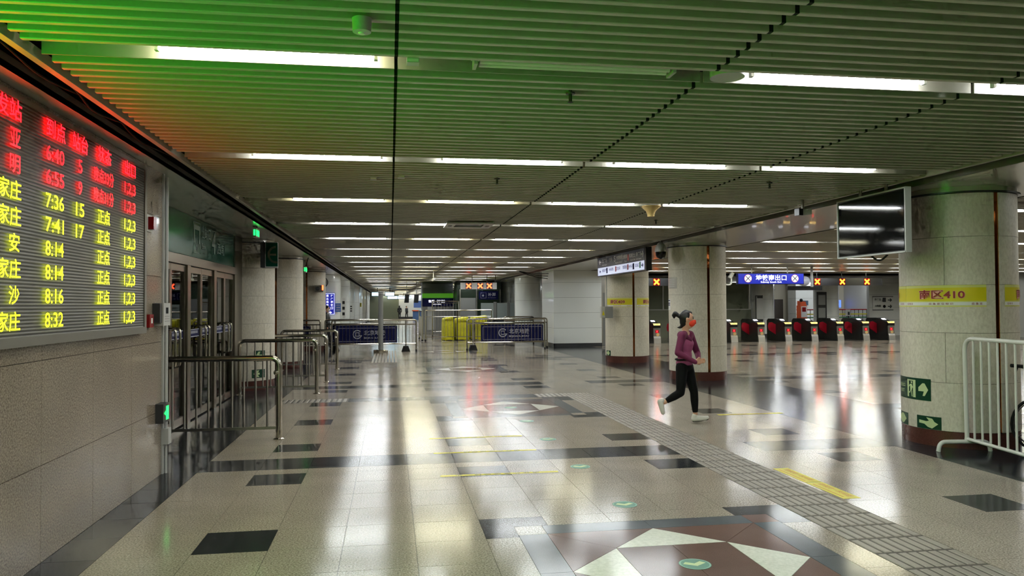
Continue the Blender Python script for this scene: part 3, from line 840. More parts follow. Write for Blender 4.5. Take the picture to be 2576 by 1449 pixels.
# round emblem light box on the entrance column
t = thing('emblem_lightbox', 'green box sign with a silver round emblem, mounted on the entrance column', 'sign', (-2.42, 15.6, 2.45))
MB().box(-2.50, -2.20, 15.45, 15.72, 2.45, 2.95).box(-2.50, -2.43, 15.72, 16.16, 2.6, 2.8).build('case', m_dgrey, t)
MB().box(-2.41, -2.17, 15.43, 15.45, 2.45, 2.95).build('rim', m_lgrey, t)
MB().box(-2.395, -2.17, 15.425, 15.43, 2.47, 2.93).build('face', m_dgreen, t)
b = MB(); ec = (-2.21, 15.42, 2.70)
for i in range(15):
    a0, a1 = math.radians(90+i*13), math.radians(90+(i+1)*13)
    b.add([(ec[0]+.15*math.cos(a0), ec[1], ec[2]+.17*math.sin(a0)), (ec[0]+.15*math.cos(a1), ec[1], ec[2]+.17*math.sin(a1)), (ec[0]+.11*math.cos(a1), ec[1], ec[2]+.125*math.sin(a1)), (ec[0]+.11*math.cos(a0), ec[1], ec[2]+.125*math.sin(a0))], [(0, 1, 2, 3)])
b.box(-2.34, -2.2, 15.418, 15.42, 2.68, 2.72).box(-2.36, -2.34, 15.418, 15.42, 2.64, 2.76)
b.build('emblem', m_steel, t)

# ============================================================ RAILINGS ON THE LEFT
def u_rail(label, y, x0=-2.84, x1=-1.41, h=1.07, nb=9):
    t = thing('handrail', label, 'railing', ((x0+x1)/2, y, 0))
    MB().tube(rpath([(x0, y, 0.0), (x0, y, h-.035), (x1, y, h-.035), (x1, y, 0.0)], .11, 8), .036, 14).build('top_rail', m_steel, t, True)
    MB().tube([(x1+.01, y+.075, 0), (x1+.01, y+.075, h-.12)], .024, 10).build('post', m_steel, t, True)
    MB().sphere((x1-.03, y-.02, h-.22), .035, 10, 8).build('cap', m_steel, t, True)
    MB().box(x0, x1, y-.012, y+.012, .13, .165).build('bottom_rail', m_brush, t)
    for i in range(nb):
        x = x0 + (x1-x0)*(i+1)/(nb+1)
        MB().tube([(x, y, .165), (x, y, h-.05)], .0135, 8).build('baluster', m_brush, t, True)
    for x in (x0, x1): MB().lathe((x, y, 0), [(.065, 0), (.065, .008), (.04, .02)], 14).build('base_flange', m_steel, t, True)
    return t
u_rail('polished steel handrail nearest the viewer, in front of the glass doors', 10.13)
u_rail('second polished handrail, ending at the far side of the glass doors', 15.2)
u_rail('third polished handrail, just beyond the second one', 17.5)
u_rail('fourth polished handrail, furthest of those along the left columns', 20.9)

# ============================================================ SUBWAY BARRIERS
def barrier(label, x0, x1, y, bx0, bx1, feet, logo=True, group=None):
    t = thing('crowd_barrier', label, 'barrier', ((x0+x1)/2, y, 0), group)
    MB().tube(rpath([(x0, y, 0.05), (x0, y, 1.16), (x1, y, 1.16), (x1, y, 0.05)], .09, 6), .03, 10).build('frame', m_steel, t, True)
    MB().tube([(x0, y, 1.0), (x1, y, 1.0)], .025, 8).build('upper_rail', m_steel, t, True)
    MB().tube([(x0, y, .29), (x1, y, .29)], .025, 8).build('lower_rail', m_steel, t, True)
    n = max(4, int((x1-x0)/.125))
    for i in range(1, n):
        x = x0 + (x1-x0)*i/n
        MB().tube([(x, y, .29), (x, y, 1.0)], .009, 6).build('baluster', m_steel, t, True)
    for x in feet:
        MB().tube([(x, y, .1), (x, y, 1.16)], .028, 8).build('leg_post', m_brush, t, True)
        MB().prism([(-.16, 0), (.16, 0), (.09, .2), (-.09, .2)], (x, y-.16, 0), (1, 0, 0), (0, 0, 1), (0, .32, 0)).build('weight_foot', m_rubber, t)
    for x in (x0, x1): MB().cyl((x, y), .035, 0, .07, 10).build('rubber_foot', m_rubber, t, True)
    if bx0 is not None:
        yb = y + .035
        bn = MB().box(bx0, bx1, yb, yb+.012, .335, .945).build('banner', m_navy, t)
        d = MB(); w = .012; a0, a1, z0, z1 = bx0+.06, bx1-.06, .385, .875
        for r in ((a0, a1, z0, z0+w), (a0, a1, z1-w, z1), (a0, a0+w, z0, z1), (a1-w, a1, z0, z1)): d.box(r[0], r[1], yb-.002, yb, r[2], r[3])
        if logo:
            lx, lz = bx0 + (bx1-bx0)*.345, .64; n2 = 30
            for i in range(n2):
                q0, q1 = math.radians(40+ i*(300/n2)), math.radians(40+(i+1)*(300/n2))
                d.add([(lx+rr*math.cos(q), yb-.003, lz+rr*math.sin(q)) for rr, q in ((.165, q0), (.165, q1), (.13, q1), (.13, q0))], [(0, 1, 2, 3)])
            for r in ((-.075, .075, -.075, -.05), (-.075, .075, .05, .075), (-.075, -.05, -.05, .05), (.05, .075, -.05, .05), (.05, .165, -.06, -.03)):
                d.box(lx+r[0], lx+r[1], yb-.003, yb-.001, lz+r[2], lz+r[3])
            put_text(d, '北京地铁', (lx+.24, yb-.003, .70), (1, 0, 0), (0, 0, 1), .78, .19, .015, align='l')
            put_text(d, 'BEIJING SUBWAY', (lx+.24, yb-.003, .50), (1, 0, 0), (0, 0, 1), .78, .085, .012, align='l')
        d.build('banner_print', m_lightgr, bn)
    return t
barrier('steel barrier with navy subway banner left of the tall post', -2.10, 0.94, 28.4, -1.95, .24, (.56, ))
barrier('steel barrier with navy subway banner in front of the white wall', 2.83, 5.80, 28.5, 3.37, 5.74, (3.05,))
barrier('plain steel barrier just behind the right hand subway banner', 3.2, 6.05, 29.3, None, None, (), False)
barrier('short steel barrier behind the handrails on the left', -3.6, -2.55, 28.9, -3.5, -2.9, (), False)
barrier('steel barrier partly hidden behind the left subway banner', -2.42, -0.4, 29.4, -2.2, -.6, (-2.05,), False)
t = thing('steel_post', 'tall grey steel post on a round chrome base in the middle of the hall', 'post', (-.34, 27.6, 0))
MB().tube([(-.34, 27.6, .04), (-.34, 27.6, 2.13)], .085, 8).build('pole', m_midg, t)
MB().lathe((-.34, 27.6, 0), [(.26, 0), (.26, .10), (.24, .12), (.1, .13)], 28).build('base', m_steel, t, True)
MB().cyl((-.34, 27.6), .088, 2.12, 2.16, 8).build('cap', m_lgrey, t)

# ============================================================ WHITE WALL BLOCK AND SERVICE DOOR
wb = struct('wall_right_block', MB().box(6.46, 8.40, 29.85, 32.2, 0.0, 3.06), m_grout)
zz = [0.14, .75, 1.36, 1.97, 2.58, 3.05]
for i in range(5):
    MB().box(6.45, 8.41, 29.83, 29.85, zz[i]+.003, zz[i+1]-.003).build('wall_panel', m_gloss, wb)
    MB().box(6.44, 6.46, 29.85, 32.2, zz[i]+.003, zz[i+1]-.003).build('wall_panel', m_gloss, wb)
struct('baseboard_right', MB().box(6.43, 8.42, 29.81, 29.85, 0, .14).box(6.42, 6.46, 29.81, 32.2, 0, .14), m_dgrey)
d = struct('door_5', MB().box(8.40, 8.48, 29.9, 30.0, 0, 2.16).box(8.40, 9.4, 29.9, 30.0, 2.16, 2.24).box(8.40, 9.4, 29.93, 30.0, 2.24, 3.05), m_brush)
MB().box(8.48, 9.4, 29.95, 29.99, 0, 2.16).build('door_leaf', m_midg, d)

# ============================================================ FENCED AREA
def fence(label, pts, h=1.45, zl=.2, zu=1.15, wheels=True):
    t = thing('steel_fence', label, 'fence', (pts[0][0], pts[0][1], 0))
    for (a, b_) in zip(pts[:-1], pts[1:]):
        a, b_ = Vector((a[0], a[1], 0)), Vector((b_[0], b_[1], 0)); L = (b_-a).length
        for z, r in ((h, .03), (zu, .016), (zl, .016)): MB().tube([(a.x, a.y, z), (b_.x, b_.y, z)], r, 8).build('rail', m_steel, t, True)
        n = int(L/.14)
        for i in range(1, n):
            p = a.lerp(b_, i/n); MB().tube([(p.x, p.y, zl), (p.x, p.y, zu)], .009, 6).build('baluster', m_steel, t, True)
    for p in pts:
        MB().tube([(p[0], p[1], .06), (p[0], p[1], h)], .03, 8).build('post', m_steel, t, True)
        if wheels: MB().sphere((p[0], p[1], .05), .05, 10, 8).build('castor', m_rubber, t, True)
    return t
fence('steel fence panel with castors in front of the yellow covered boxes', [(1.62, 36), (3.12, 36), (4.75, 36)])
fence('steel fence folded back along the corridor, seen end on', [(1.47, 36), (1.42, 38.4)])
fence('stack of pale steel fence panels standing behind the folded fence', [(2.2, 40.6), (3.6, 40.6)], 1.9, .3, 1.8)
def covered_box(label, x0, x1, y0, y1, z, dx):
    nx, ny = 8, 4; b = MB(); vs = []
    t = thing('covered_machine', label, 'covered machine', ((x0+x1)/2, (y0+y1)/2, 0))
    pts = []
    prof = [(0, 1.06), (.5, 1.03), (.85, 1.0), (.97, .97), (1.0, .9)]
    out = []
    for k, (zf, sc) in enumerate(prof):
        ring = []
        for i in range(40):
            a = 2*math.pi*i/40; c, s = math.cos(a), math.sin(a)
            ex_ = 0.35; ux = math.copysign(abs(c)**ex_, c); uy = math.copysign(abs(s)**ex_, s)
            wav = 1 + (.035*math.sin(i*2.3+dx)*(1-zf))
            zz_ = zf*z*(1 + .05*ux*(1 if zf > .5 else 0))
            ring.append(((x0+x1)/2+ux*(x1-x0)/2*sc*wav, (y0+y1)/2+uy*(y1-y0)/2*sc*wav, zz_+.05*(1-zf)*(1+math.sin(i*1.7+dx))*.5))
        out += ring
    fs = [(k*40+i, k*40+(i+1) % 40, (k+1)*40+(i+1) % 40, (k+1)*40+i) for k in range(len(prof)-1) for i in range(40)]
    fs.append(tuple(range((len(prof)-1)*40, len(prof)*40)))
    b.add(out, fs); b.build('cloth_cover', m_clothy, t, True)
    MB().box(x0+.06, x1-.06, y0+.06, y1-.06, .0, z*.9).build('machine_body', m_midg, t)
    return t
covered_box('machine under a yellow cloth cover, left one behind the fence', 2.5, 3.0, 36.5, 38.0, 1.1, 0.3)
covered_box('machine under a draped yellow cloth, middle one behind the fence', 3.12, 3.75, 36.6, 38.2, 1.08, 1.9)
covered_box('machine under a yellow cloth, rightmost behind the fence and barrier', 3.9, 4.7, 37.0, 38.4, 1.12, 3.3)
barrier('steel railing loop in front of the glossy grey columns', 5.0, 6.3, 33.5, None, None, (), False)

# ============================================================ MONITOR AND DIRECTION SIGN
t = thing('hanging_monitor', 'large black flat monitor hanging beside the 410 column', 'monitor', (5.78, 8.45, 2.27))
MB().box(5.76, 5.82, 7.80, 9.12, 2.275, 3.005).build('casing', m_black, t)
MB().box(5.752, 5.76, 7.83, 9.09, 2.30, 2.98).build('screen', m_screenblk, t)
b = MB()
for a in ((7.795, 9.125, 2.268, 2.285), (7.795, 9.125, 2.995, 3.012), (7.79, 7.81, 2.268, 3.012), (9.11, 9.13, 2.268, 3.012)): b.box(5.745, 5.82, *a)
b.build('bezel', m_lgrey, t)
for y in (8.2, 8.7): MB().tube([(5.80, y, 2.9), (5.80, y, 3.3)], .02, 8).build('hanger', m_brush, t, True)
MB().tube([(5.84, 8.25+.3*k/10, 2.27-.06*math.sin(math.pi*k/10)) for k in range(11)], .012, 6).build('power_cable', m_rubber, t, True)
t = thing('direction_sign', 'long two-tone direction sign hanging from the right ceiling edge', 'sign', (6.0, 19.5, 2.52))
MB().box(5.98, 6.12, 17.32, 21.6, 2.49, 3.05).build('case', m_black, t)
MB().box(5.975, 5.98, 17.45, 21.55, 2.74, 3.03).build('upper_panel', M('sign_charcoal', (52, 53, 60), .4, emit=(52, 53, 60), es=.25), t)
MB().box(5.975, 5.98, 17.45, 21.55, 2.52, 2.74).build('lower_panel', M('sign_pale_lit', (196, 202, 224), .4, emit=(190, 196, 224), es=.55), t)
def sgn(s, y, z, w, h, mb): put_text(mb, s, (5.972, y, z), (0, -1, 0), (0, 0, 1), w, h, .008)
b = MB()
for s, y, z, w, h in (('北广场', 20.85, 2.92, .5, .12), ('地铁', 20.25, 2.92, .3, .12), ('S', 19.85, 2.92, .14, .16), ('市郊铁路', 19.45, 2.93, .5, .11), ('出租车', 18.95, 2.92, .4, .11), ('机场巴士', 18.35, 2.92, .5, .11), ('南广场', 17.85, 2.92, .4, .11),
                      ('North Square', 20.85, 2.80, .46, .05), ('Suburban Railway', 19.5, 2.80, .6, .05), ('Taxi', 18.9, 2.80, .2, .05), ('Airport Bus', 18.3, 2.80, .4, .05), ('South Square', 17.85, 2.80, .4, .05)): sgn(s, y, z, w, h, b)
def flat_arrow(mb, y, z, d, w, h, x=5.972): mb.add([(x, y - d*p[0]*w, z+p[1]*h) for p in ARROW], [tuple(range(9))])
flat_arrow(b, 21.3, 2.90, -1, .22, .16); flat_arrow(b, 17.58, 2.90, 1, .2, .18)
b.box(5.972, 5.974, 19.2, 19.215, 2.80, 3.0)
b.build('upper_lettering', m_signwhite, t)
b = MB()
for s, y, z, w, h in (('候车室', 20.85, 2.65, .45, .09), ('停车场', 20.2, 2.65, .4, .09), ('卫生间', 19.55, 2.65, .35, .09), ('售票处', 18.95, 2.65, .4, .09), ('停车场', 18.45, 2.65, .4, .09), ('出站口', 17.95, 2.65, .35, .09)): sgn(s, y, z, w, h, b)
flat_arrow(b, 21.3, 2.63, -1, .16, .11); flat_arrow(b, 17.58, 2.63, 1, .16, .12)
for y in (20.55, 18.2): b.box(5.972, 5.974, y, y+.12, 2.56, 2.71)
b.build('lower_lettering', m_navy, t)
for a in ((19.72, 19.82, 2.57, 2.71), (18.66, 18.76, 2.57, 2.71), (18.62, 18.72, 2.8, 2.96)): MB().box(5.971, 5.974, *a).build('red_pictogram', M('picto_red', (190, 90, 96), .5), t)
b = MB(); b.box(5.971, 5.974, 17.70, 17.80, 2.57, 2.72); b.build('green_pictogram', M('picto_green', (50, 120, 80), .5), t)
for y in (17.9, 21.1): MB().tube([(6.05, y, 3.04), (6.05, y, 3.3)], .02, 8).build('hanger', m_black, t, True)
# cameras
t = thing('dome_camera', 'white and black dome security camera beside the runner column', 'camera', (5.97, 16.3, 2.7))
MB().lathe((5.97, 16.3, 2.86), [(.02, .22), (.06, .2), (.125, .1), (.135, 0.0)], 20).build('housing', m_lgrey, t, True)
MB().lathe((5.97, 16.3, 2.70), [(.02, 0), (.09, .03), (.118, .1), (.118, .16)], 20).build('dome', m_screenblk, t, True)
MB().tube([(5.97, 16.3, 3.05), (5.97, 16.3, 3.12)], .03, 8).build('mount', m_lgrey, t, True)
t = thing('bullet_camera', 'black and white bullet camera hanging from the right ceiling edge', 'camera', (5.52, 9.6, 2.9))
MB().obox((5.58, 9.62, 2.935), (.085, .02, .012), (-.008, .04, 0), (0, 0, .04)).build('housing', m_lgrey, t)
MB().obox((5.47, 9.58, 2.93), (.035, .01, .0), (-.008, .045, 0), (0, 0, .045)).build('hood', m_black, t)
MB().tube([(5.55, 9.62, 2.97), (5.55, 9.62, 3.2)], .02, 8).build('mount', m_brush, t, True)
def bullet(label, x, y, z, zt=3.12, group=None):
    t = thing('bullet_camera', label, 'camera', (x, y, z), group)
    MB().tube([(x-.05, y-.14, z-.03), (x+.05, y+.14, z+.03)], .045, 8).build('housing', m_whitep, t, True)
    MB().tube([(x, y, z), (x, y, zt)], .02, 6).build('mount', m_lgrey, t, True)
# ceiling fittings
t = thing('smoke_detector', 'round white smoke detector on the slats near the top edge', 'detector', (-.135, 3.78, 3.04))
MB().lathe((-.135, 3.78, 3.035), [(.03, 0), (.045, .004), (.048, .07)], 20).build('body', m_lgrey, t, True)
MB().lathe((-.135, 3.78, 3.028), [(.015, 0), (.02, .008)], 12).build('sensor', m_whitep, t, True)
for lab, x, y in (('small white box detector just right of the first light', .13, 4.36), ('small pale box on the slats right of the seam, second row', .12, 8.31), ('small pale box on the slats left of the seam, second row', -.18, 8.48), ('small white box on the ceiling beyond the third row of lights', .12, 17.6)):
    t = thing('ceiling_sensor', lab, 'sensor', (x, y, 3.07)); MB().box(x-.035, x+.035, y-.035, y+.035, 3.075, 3.115).build('body', m_lgrey, t); MB().box(x-.03, x+.03, y-.037, y-.035, 3.08, 3.095).build('face', m_whitep, t)
t = thing('ceiling_speaker_ring', 'round ring fitting at the end of the unlit fixture', 'speaker', (2.06, 4.40, 3.1))
MB().lathe((2.06, 4.42, 3.095), [(.085, .005), (.105, 0), (.108, .07), (.10, .075), (.085, .03)], 28).build('ring', m_lgrey, t, True)
MB().cyl((2.06, 4.42), .085, 3.12, 3.13, 24).build('grille', m_midg, t)
def sprinkler(label, x, y):
    t = thing('sprinkler', label, 'sprinkler', (x, y, 3.02))
    MB().cyl((x, y), .012, 3.04, 3.2, 8).build('stem', m_dgrey, t, True); MB().lathe((x, y, 3.03), [(.004, 0), (.022, .006), (.006, .012)], 10).build('deflector', m_dgrey, t, True); MB().lathe((x, y, 3.09), [(.03, 0), (.032, .01)], 12).build('rose', m_dgrey, t, True)
sprinkler('dark sprinkler head below the unlit fitting', 1.18, 4.9); sprinkler('dark sprinkler head beyond the second row of lights', 1.17, 8.35); sprinkler('dark sprinkler head on the right part of the ceiling', 4.35, 8.25); sprinkler('dark sprinkler head behind the horn shaped fitting', 4.39, 12.2)
t = thing('horn_fitting', 'gold trumpet-shaped fitting hanging from the ceiling', 'fitting', (3.71, 10.52, 2.95))
MB().lathe((3.71, 10.52, 2.955), [(.05, 0), (.052, .03), (.07, .08), (.12, .125), (.15, .145), (.15, .15)], 24).build('horn', M('fitting_gold', (196, 168, 110), .35, .4), t, True)
MB().cyl((3.71, 10.52), .03, 3.10, 3.2, 10).build('stem', m_dgrey, t)
def cassette(label, x, y, w, d_):
    t = thing('air_conditioner', label, 'air conditioner', (x, y, 3.06))
    b = MB(); iw, id_ = w*.3, d_*.3
    b.box(x-w/2, x-iw, y-d_/2, y+d_/2, 3.055, 3.08).box(x+iw, x+w/2, y-d_/2, y+d_/2, 3.055, 3.08).box(x-iw, x+iw, y-d_/2, y-id_, 3.055, 3.08).box(x-iw, x+iw, y+id_, y+d_/2, 3.055, 3.08)
    b.build('panel', m_lgrey, t); MB().box(x-iw, x+iw, y-id_, y+id_, 3.075, 3.09).build('grille', m_dgrey, t)
    for s in (-1, 1): MB().box(x+s*w*.4-.03, x+s*w*.4+.03, y-.08, y+.08, 3.05, 3.056).build('outlet', m_dgrey, t)
cassette('square air conditioner cassette set in the hall ceiling', 1.33, 13.05, .8, .8)
cassette('second air conditioner cassette, further down the hall ceiling', 1.3, 26.0, .9, .8)
# ============================================================ TICKET GATES
GY = 31.4
def make_gate():
    t = thing('ticket_gate', 'x', 'ticket gate')
    w = .15; L = 1.75
    side = [(0.10, .0), (L, .0), (L, .9), (L-.12, .99), (.95, 1.0), (.72, .96), (.35, .86), (.18, .84), (.12, .8)]
    MB().prism(side, (-w, 0, 0), (0, 1, 0), (0, 0, 1), (2*w, 0, 0)).build('body', M('gate_body', (44, 44, 42), .3), t)
    fp = [(.02, 0), (.10, 0), (.16, .78), (.09, .78), (.09, .30), (.05, .22)]
    MB().prism(fp, (-w-.006, 0, 0), (0, 1, 0), (0, 0, 1), (2*w+.012, 0, 0)).build('front_panel', m_brush, t)
    MB().box(-w-.007, w+.007, .075, .2, .655, .77).build('card_reader', m_black, t)
    g = MB().box(-w+.01, w-.01, .07, .19, .775, .845).build('lamp_strip', m_gold, t)
    b = MB(); put_text(b, '扫码', (0, .067, .812), (1, 0, 0), (0, 0, 1), .08, .045, .02); b.build('print', m_black, g)
    MB().box(-.08, .08, .084, .09, .44, .57).build('cross_panel', m_alarm, t)
    b = MB()
    for s in (-1, 1): b.obox((0, .082, .505), (.045, 0, .045*s), (0, .002, 0), (-.009*s, 0, .009))
    b.build('red_cross', m_xgate, t)
    MB().lathe((.03, .088, .37), [(.072, 0), (.072, -.006)], 16, 'y').build('sticker', M('sticker_orange', (226, 190, 130), .5), t)
    MB().obox((0, .62, .945), (w*.6, 0, 0), (0, .07, .03), (0, -.002, .006)).build('top_screen', m_ltwhite, t)
    MB().box(-w-.003, -w, 1.0, 1.25, .90, .945).build('side_slot', m_black, t)
    fan = [(0, .28), (.46, .5), (.50, .66), (.44, .82), (.25, .84), (0, .74)]
    MB().prism([(-p[0]*.75, p[1]) for p in fan], (-w, .92, 0), (1, 0, 0), (0, 0, 1), (0, .03, 0)).build('flap', m_redp, t)
    return t
g0 = make_gate(); gx = [11.33, 12.6, 14.85, 16.12, 17.40, 18.65, 19.90, 21.16, 22.42]
gl = ['ticket gate seen between the two middle columns', 'ticket gate half hidden by the column behind the runner'] + ['%s ticket gate to the right of the runner column' % ORD[i] for i in range(6)] + ['ticket gate at the right end of the row, next to the 410 column']
for i, x in enumerate(gx):
    if i == 0: g0.location = (x, GY, 0); g0['label'] = gl[0]; g0['group'] = 'row of ticket gates'; o = g0
    else: o = dup(g0, (x, GY, 0), gl[i], 'row of ticket gates')
# beams with crosses
def cross_beam(label, x0, x1, y, z0, z1, xs, m_case, hang, m_x=m_ledo):
    t = thing('lane_signal_beam', label, 'signal', ((x0+x1)/2, y, z0))
    MB().box(x0, x1, y, y+.18, z0, z1).build('case', m_case, t)
    for x in xs:
        zc = (z0+z1)/2; s_ = (z1-z0)*.42
        pn = MB().box(x-s_*1.1, x+s_*1.1, y-.006, y, zc-s_*1.12, zc+s_*1.12).build('signal_panel', m_alarm if m_x is m_ledo else m_dgrey, t)  # behind orange crosses the red panel colour paints their halo
        b = MB()
        for s in (-1, 1): b.obox((x, y-.009, zc), (s_*.8, 0, s_*.8*s), (0, .002, 0), (-s_*.16*s, 0, s_*.16))
        b.build('lit_cross', m_x, pn)
    for x in hang: MB().tube([(x, y+.09, z1), (x, y+.09, 3.2)], .02, 6).build('hanger', m_black, t, True)
    return t
cross_beam('dark signal beam with three orange crosses above the right gates', 18.55, 21.95, GY, 2.48, 2.80, (18.77, 19.98, 21.19), m_dgrey, (18.8, 20.0, 21.2))
cross_beam('dark signal beam with one orange cross seen between the columns', 10.6, 13.2, GY, 2.47, 2.80, (11.3,), m_dgrey, (11.9,))
cross_beam('silver signal beam with three red crosses above the fenced area', 3.25, 4.95, 35.6, 2.43, 2.74, (3.62, 4.17, 4.60), m_lgrey, (3.8, 4.5, 4.9), m_xred)
# blue exit sign
t = thing('subway_exit_sign', 'blue lit sign reading Subway South Exit with two crossed circles', 'sign', (13.72, 26, 2.39))
MB().box(12.43, 15.01, 26, 26.14, 2.39, 2.79).build('case', m_navy, t)
MB().box(12.45, 14.99, 25.995, 26.0, 2.41, 2.77).build('face', m_blue, t)
b = MB()
put_text(b, '地铁南出口', (13.72, 25.99, 2.63), (1, 0, 0), (0, 0, 1), 1.2, .21, .02); put_text(b, 'Subway South Exit', (13.72, 25.99, 2.465), (1, 0, 0), (0, 0, 1), .82, .085, .012)
b.build('lettering', m_ltwhite, t)
for x in (12.82, 14.65):
    MB().lathe((x, 25.993, 2.60), [(.15, 0), (.15, -.004)], 28, 'y').build('red_ring', M('sign_ring_red', (170, 60, 80), .5), t)
    d = MB().lathe((x, 25.988, 2.60), [(.132, 0), (.132, -.003)], 28, 'y').build('disc', m_ltwhite, t)
    b = MB()
    for s in (-1, 1): b.obox((x, 25.983, 2.60), (.09, 0, .09*s), (0, .001, 0), (-.01*s, 0, .01))
    b.build('cross', m_black, d)
for x in (13.0, 14.4): MB().tube([(x, 26.07, 2.79), (x, 26.07, 3.2)], .02, 6).build('hanger', m_lgrey, t, True)
t = thing('curved_pipe', 'white U-shaped pipe hanging left of the blue exit sign', 'pipe', (12.1, 26, 2.4))
MB().tube(rpath([(12.0, 26.2, 3.2), (12.0, 26.2, 2.38), (12.28, 26.2, 2.38), (12.28, 26.2, 2.62)], .12), .03, 8).build('pipe', m_whitep, t, True)
MB().obox((12.27, 26.2, 2.72), (.06, 0, .1), (0, .05, 0), (-.05, 0, .03)).build('bracket', m_lgrey, t)
t = thing('wrapped_projector', 'fitting wrapped in clear plastic, right of the blue exit sign', 'fitting', (15.3, 26.5, 2.4))
MB().sphere((15.3, 26.5, 2.52), .22, 12, 8, (1.1, .8, .85)).build('wrapping', m_lightgr, t)
MB().box(14.7, 16.1, 26.6, 26.7, 2.18, 2.34).build('bar', m_black, t)
MB().tube([(15.62, 26.5, 2.3), (15.62, 26.5, 3.2)], .05, 8).build('mount', m_lgrey, t, True)
# what stands beyond the gates
struct('wall_gates_back', MB().box(24.4, 30, 36, 36.2, 0, 2.96), m_lgrey)
for z in (.8, 1.45, 2.1, 2.7): MB().box(24.4, 30, 35.985, 36.0, z, z+.012).build('joint', m_midg, bpy.data.objects['wall_gates_back'])
struct('wall_hall_end', MB().box(8.4, 30, 47, 47.2, 0, 2.96), m_cream)
t = thing('wayfinding_plate', 'grey wall plate with two arrows pointing right, behind the gates', 'sign', (25.15, 36, 1.3))
MB().box(24.58, 25.72, 35.965, 35.985, 1.32, 2.01).build('plate', m_lgrey, t)
b = MB(); b.box(24.56, 25.74, 35.96, 35.965, 1.99, 2.025).box(24.56, 25.74, 35.96, 35.965, 1.30, 1.335)
for z in (1.83, 1.5):
    b.add([(25.55+p[0]*.24, 35.96, z+p[1]*.2) for p in ARROW], [tuple(range(9))])
b.box(25.14, 25.32, 35.96, 35.964, 1.73, 1.95)
put_text(b, '南广场', (24.86, 35.96, 1.86), (1, 0, 0), (0, 0, 1), .36, .12, .01); put_text(b, '火车站', (24.86, 35.96, 1.53), (1, 0, 0), (0, 0, 1), .36, .12, .01)
b.lathe((25.23, 35.962, 1.5), [(.08, 0), (.08, -.002), (.06, -.002), (.06, 0)], 16, 'y')
b.build('print', m_black, t)
white_column('glossy white round column behind the gates, left one', 18.8, 36.6, .6, None, 2.96)
white_column('glossy white round column behind the gates, right one', 22.35, 36.6, .62, None, 2.96)
t = thing('glass_booth', 'greenish glazed booth behind the gates left of the white column', 'booth', (14.5, 37, 0))
MB().box(11.0, 18.1, 36.4, 36.5, 0, 1.38).build('lower_panel', M('booth_green_grey', (122, 126, 108), .3), t)
MB().box(11.0, 18.0, 36.42, 36.46, 1.42, 2.75).build('pane', m_frost, t)
MB().box(11.0, 18.1, 36.38, 36.5, 1.38, 1.42).build('sill', m_lgrey, t)
for x in (13.4, 15.6, 17.95): MB().box(x, x+.06, 36.38, 36.5, 1.42, 2.94).build('mullion', m_lgrey, t)
t = thing('notice_stand', 'grey notice panel standing beside the left white column', 'notice board', (18.35, 35.7, 0))
MB().box(18.05, 18.4, 35.7, 35.76, .9, 2.05).build('panel', m_lgrey, t); MB().box(18.03, 18.42, 35.76, 35.8, .8, 2.1).build('frame', m_dgrey, t); MB().box(18.08, 18.37, 35.69, 35.7, 1.95, 2.05).build('header', m_black, t)
for x in (18.07, 18.38): MB().tube([(x, 35.78, 0), (x, 35.78, .8)], .018, 6).build('leg', m_dgrey, t, True)
t = thing('notice_stand', 'black framed notice panel standing beside the right white column', 'notice board', (21.5, 35.6, 0))
MB().box(21.25, 21.78, 35.6, 35.65, .85, 2.25).build('frame', m_black, t)
for z in (.95, 1.6): MB().box(21.32, 21.70, 35.59, 35.6, z, z+.5).build('sheet', m_midg, t)
for x in (21.3, 21.7): MB().tube([(x, 35.63, 0), (x, 35.63, .85)], .018, 6).build('leg', m_black, t, True)
t = thing('square_pillar', 'white square pillar far behind the gates', 'column', (26.3, 46, 0))
for z0, z1 in ((0, 1.0), (1.0, 2.0), (2.0, 2.95)): MB().box(25.75, 26.95, 45.6, 46.6, z0+.004, z1-.004).build('cladding_panel', m_gloss, t)
MB().box(25.8, 26.9, 45.65, 46.55, 0, 2.95).build('core', m_grout, t)
MB().box(26.0, 26.6, 45.58, 45.6, 1.55, 1.85).build('blue_plate', M('plate_blue_grey', (60, 86, 110), .4), t)
struct('door_6', MB().box(25.0, 25.6, 46.95, 47.0, 0, 1.95), M('door_brown', (74, 66, 58), .4))
t = thing('info_machine', 'orange and white information machine standing behind the gates', 'machine', (24.2, 42, 0))
MB().box(23.98, 24.42, 42, 42.4, 0, 1.55).build('cabinet', m_orange, t)
MB().prism([(-.2, 1.55), (.2, 1.55), (.14, 1.78), (-.2, 1.82)], (24.2, 42.0, 0), (1, 0, 0), (0, 0, 1), (0, .35, 0)).build('hood', m_orange, t)
MB().box(24.04, 24.4, 41.98, 42.0, .85, 1.5).build('front_panel', m_signwhite, t); MB().box(24.1, 24.34, 41.97, 41.98, 1.18, 1.45).build('screen', m_alarm, t)
MB().sphere((24.0, 41.9, 1.86), .1, 10, 8).build('camera_ball', m_black, t, True)
t = thing('colour_railing', 'railing with red, yellow and green rails far behind the gates', 'railing', (27, 43.5, 0))
for z, m in ((1.28, m_alarm), (1.0, m_yel), (.8, M('rail_green', (40, 120, 80), .4))): MB().tube([(24.6, 43.5, z), (31, 43.5, z)], .035, 6).build('rail', m, t, True)
for i in range(24): MB().tube([(24.7+i*.27, 43.5, 0), (24.7+i*.27, 43.5, 1.28)], .018, 6).build('post', m_dgrey, t, True)
t = thing('card_reader_post', 'small white reader post standing behind the gates', 'reader', (23.2, 36.8, 0))
MB().box(23.9, 24.12, 37.2, 37.3, 1.0, 1.34).build('head', m_signwhite, t); MB().box(23.99, 24.05, 37.2, 37.25, 0, 1.0).build('stem', m_dgrey, t); MB().box(23.97, 24.06, 37.19, 37.2, 1.05, 1.22).build('slot', m_black, t)
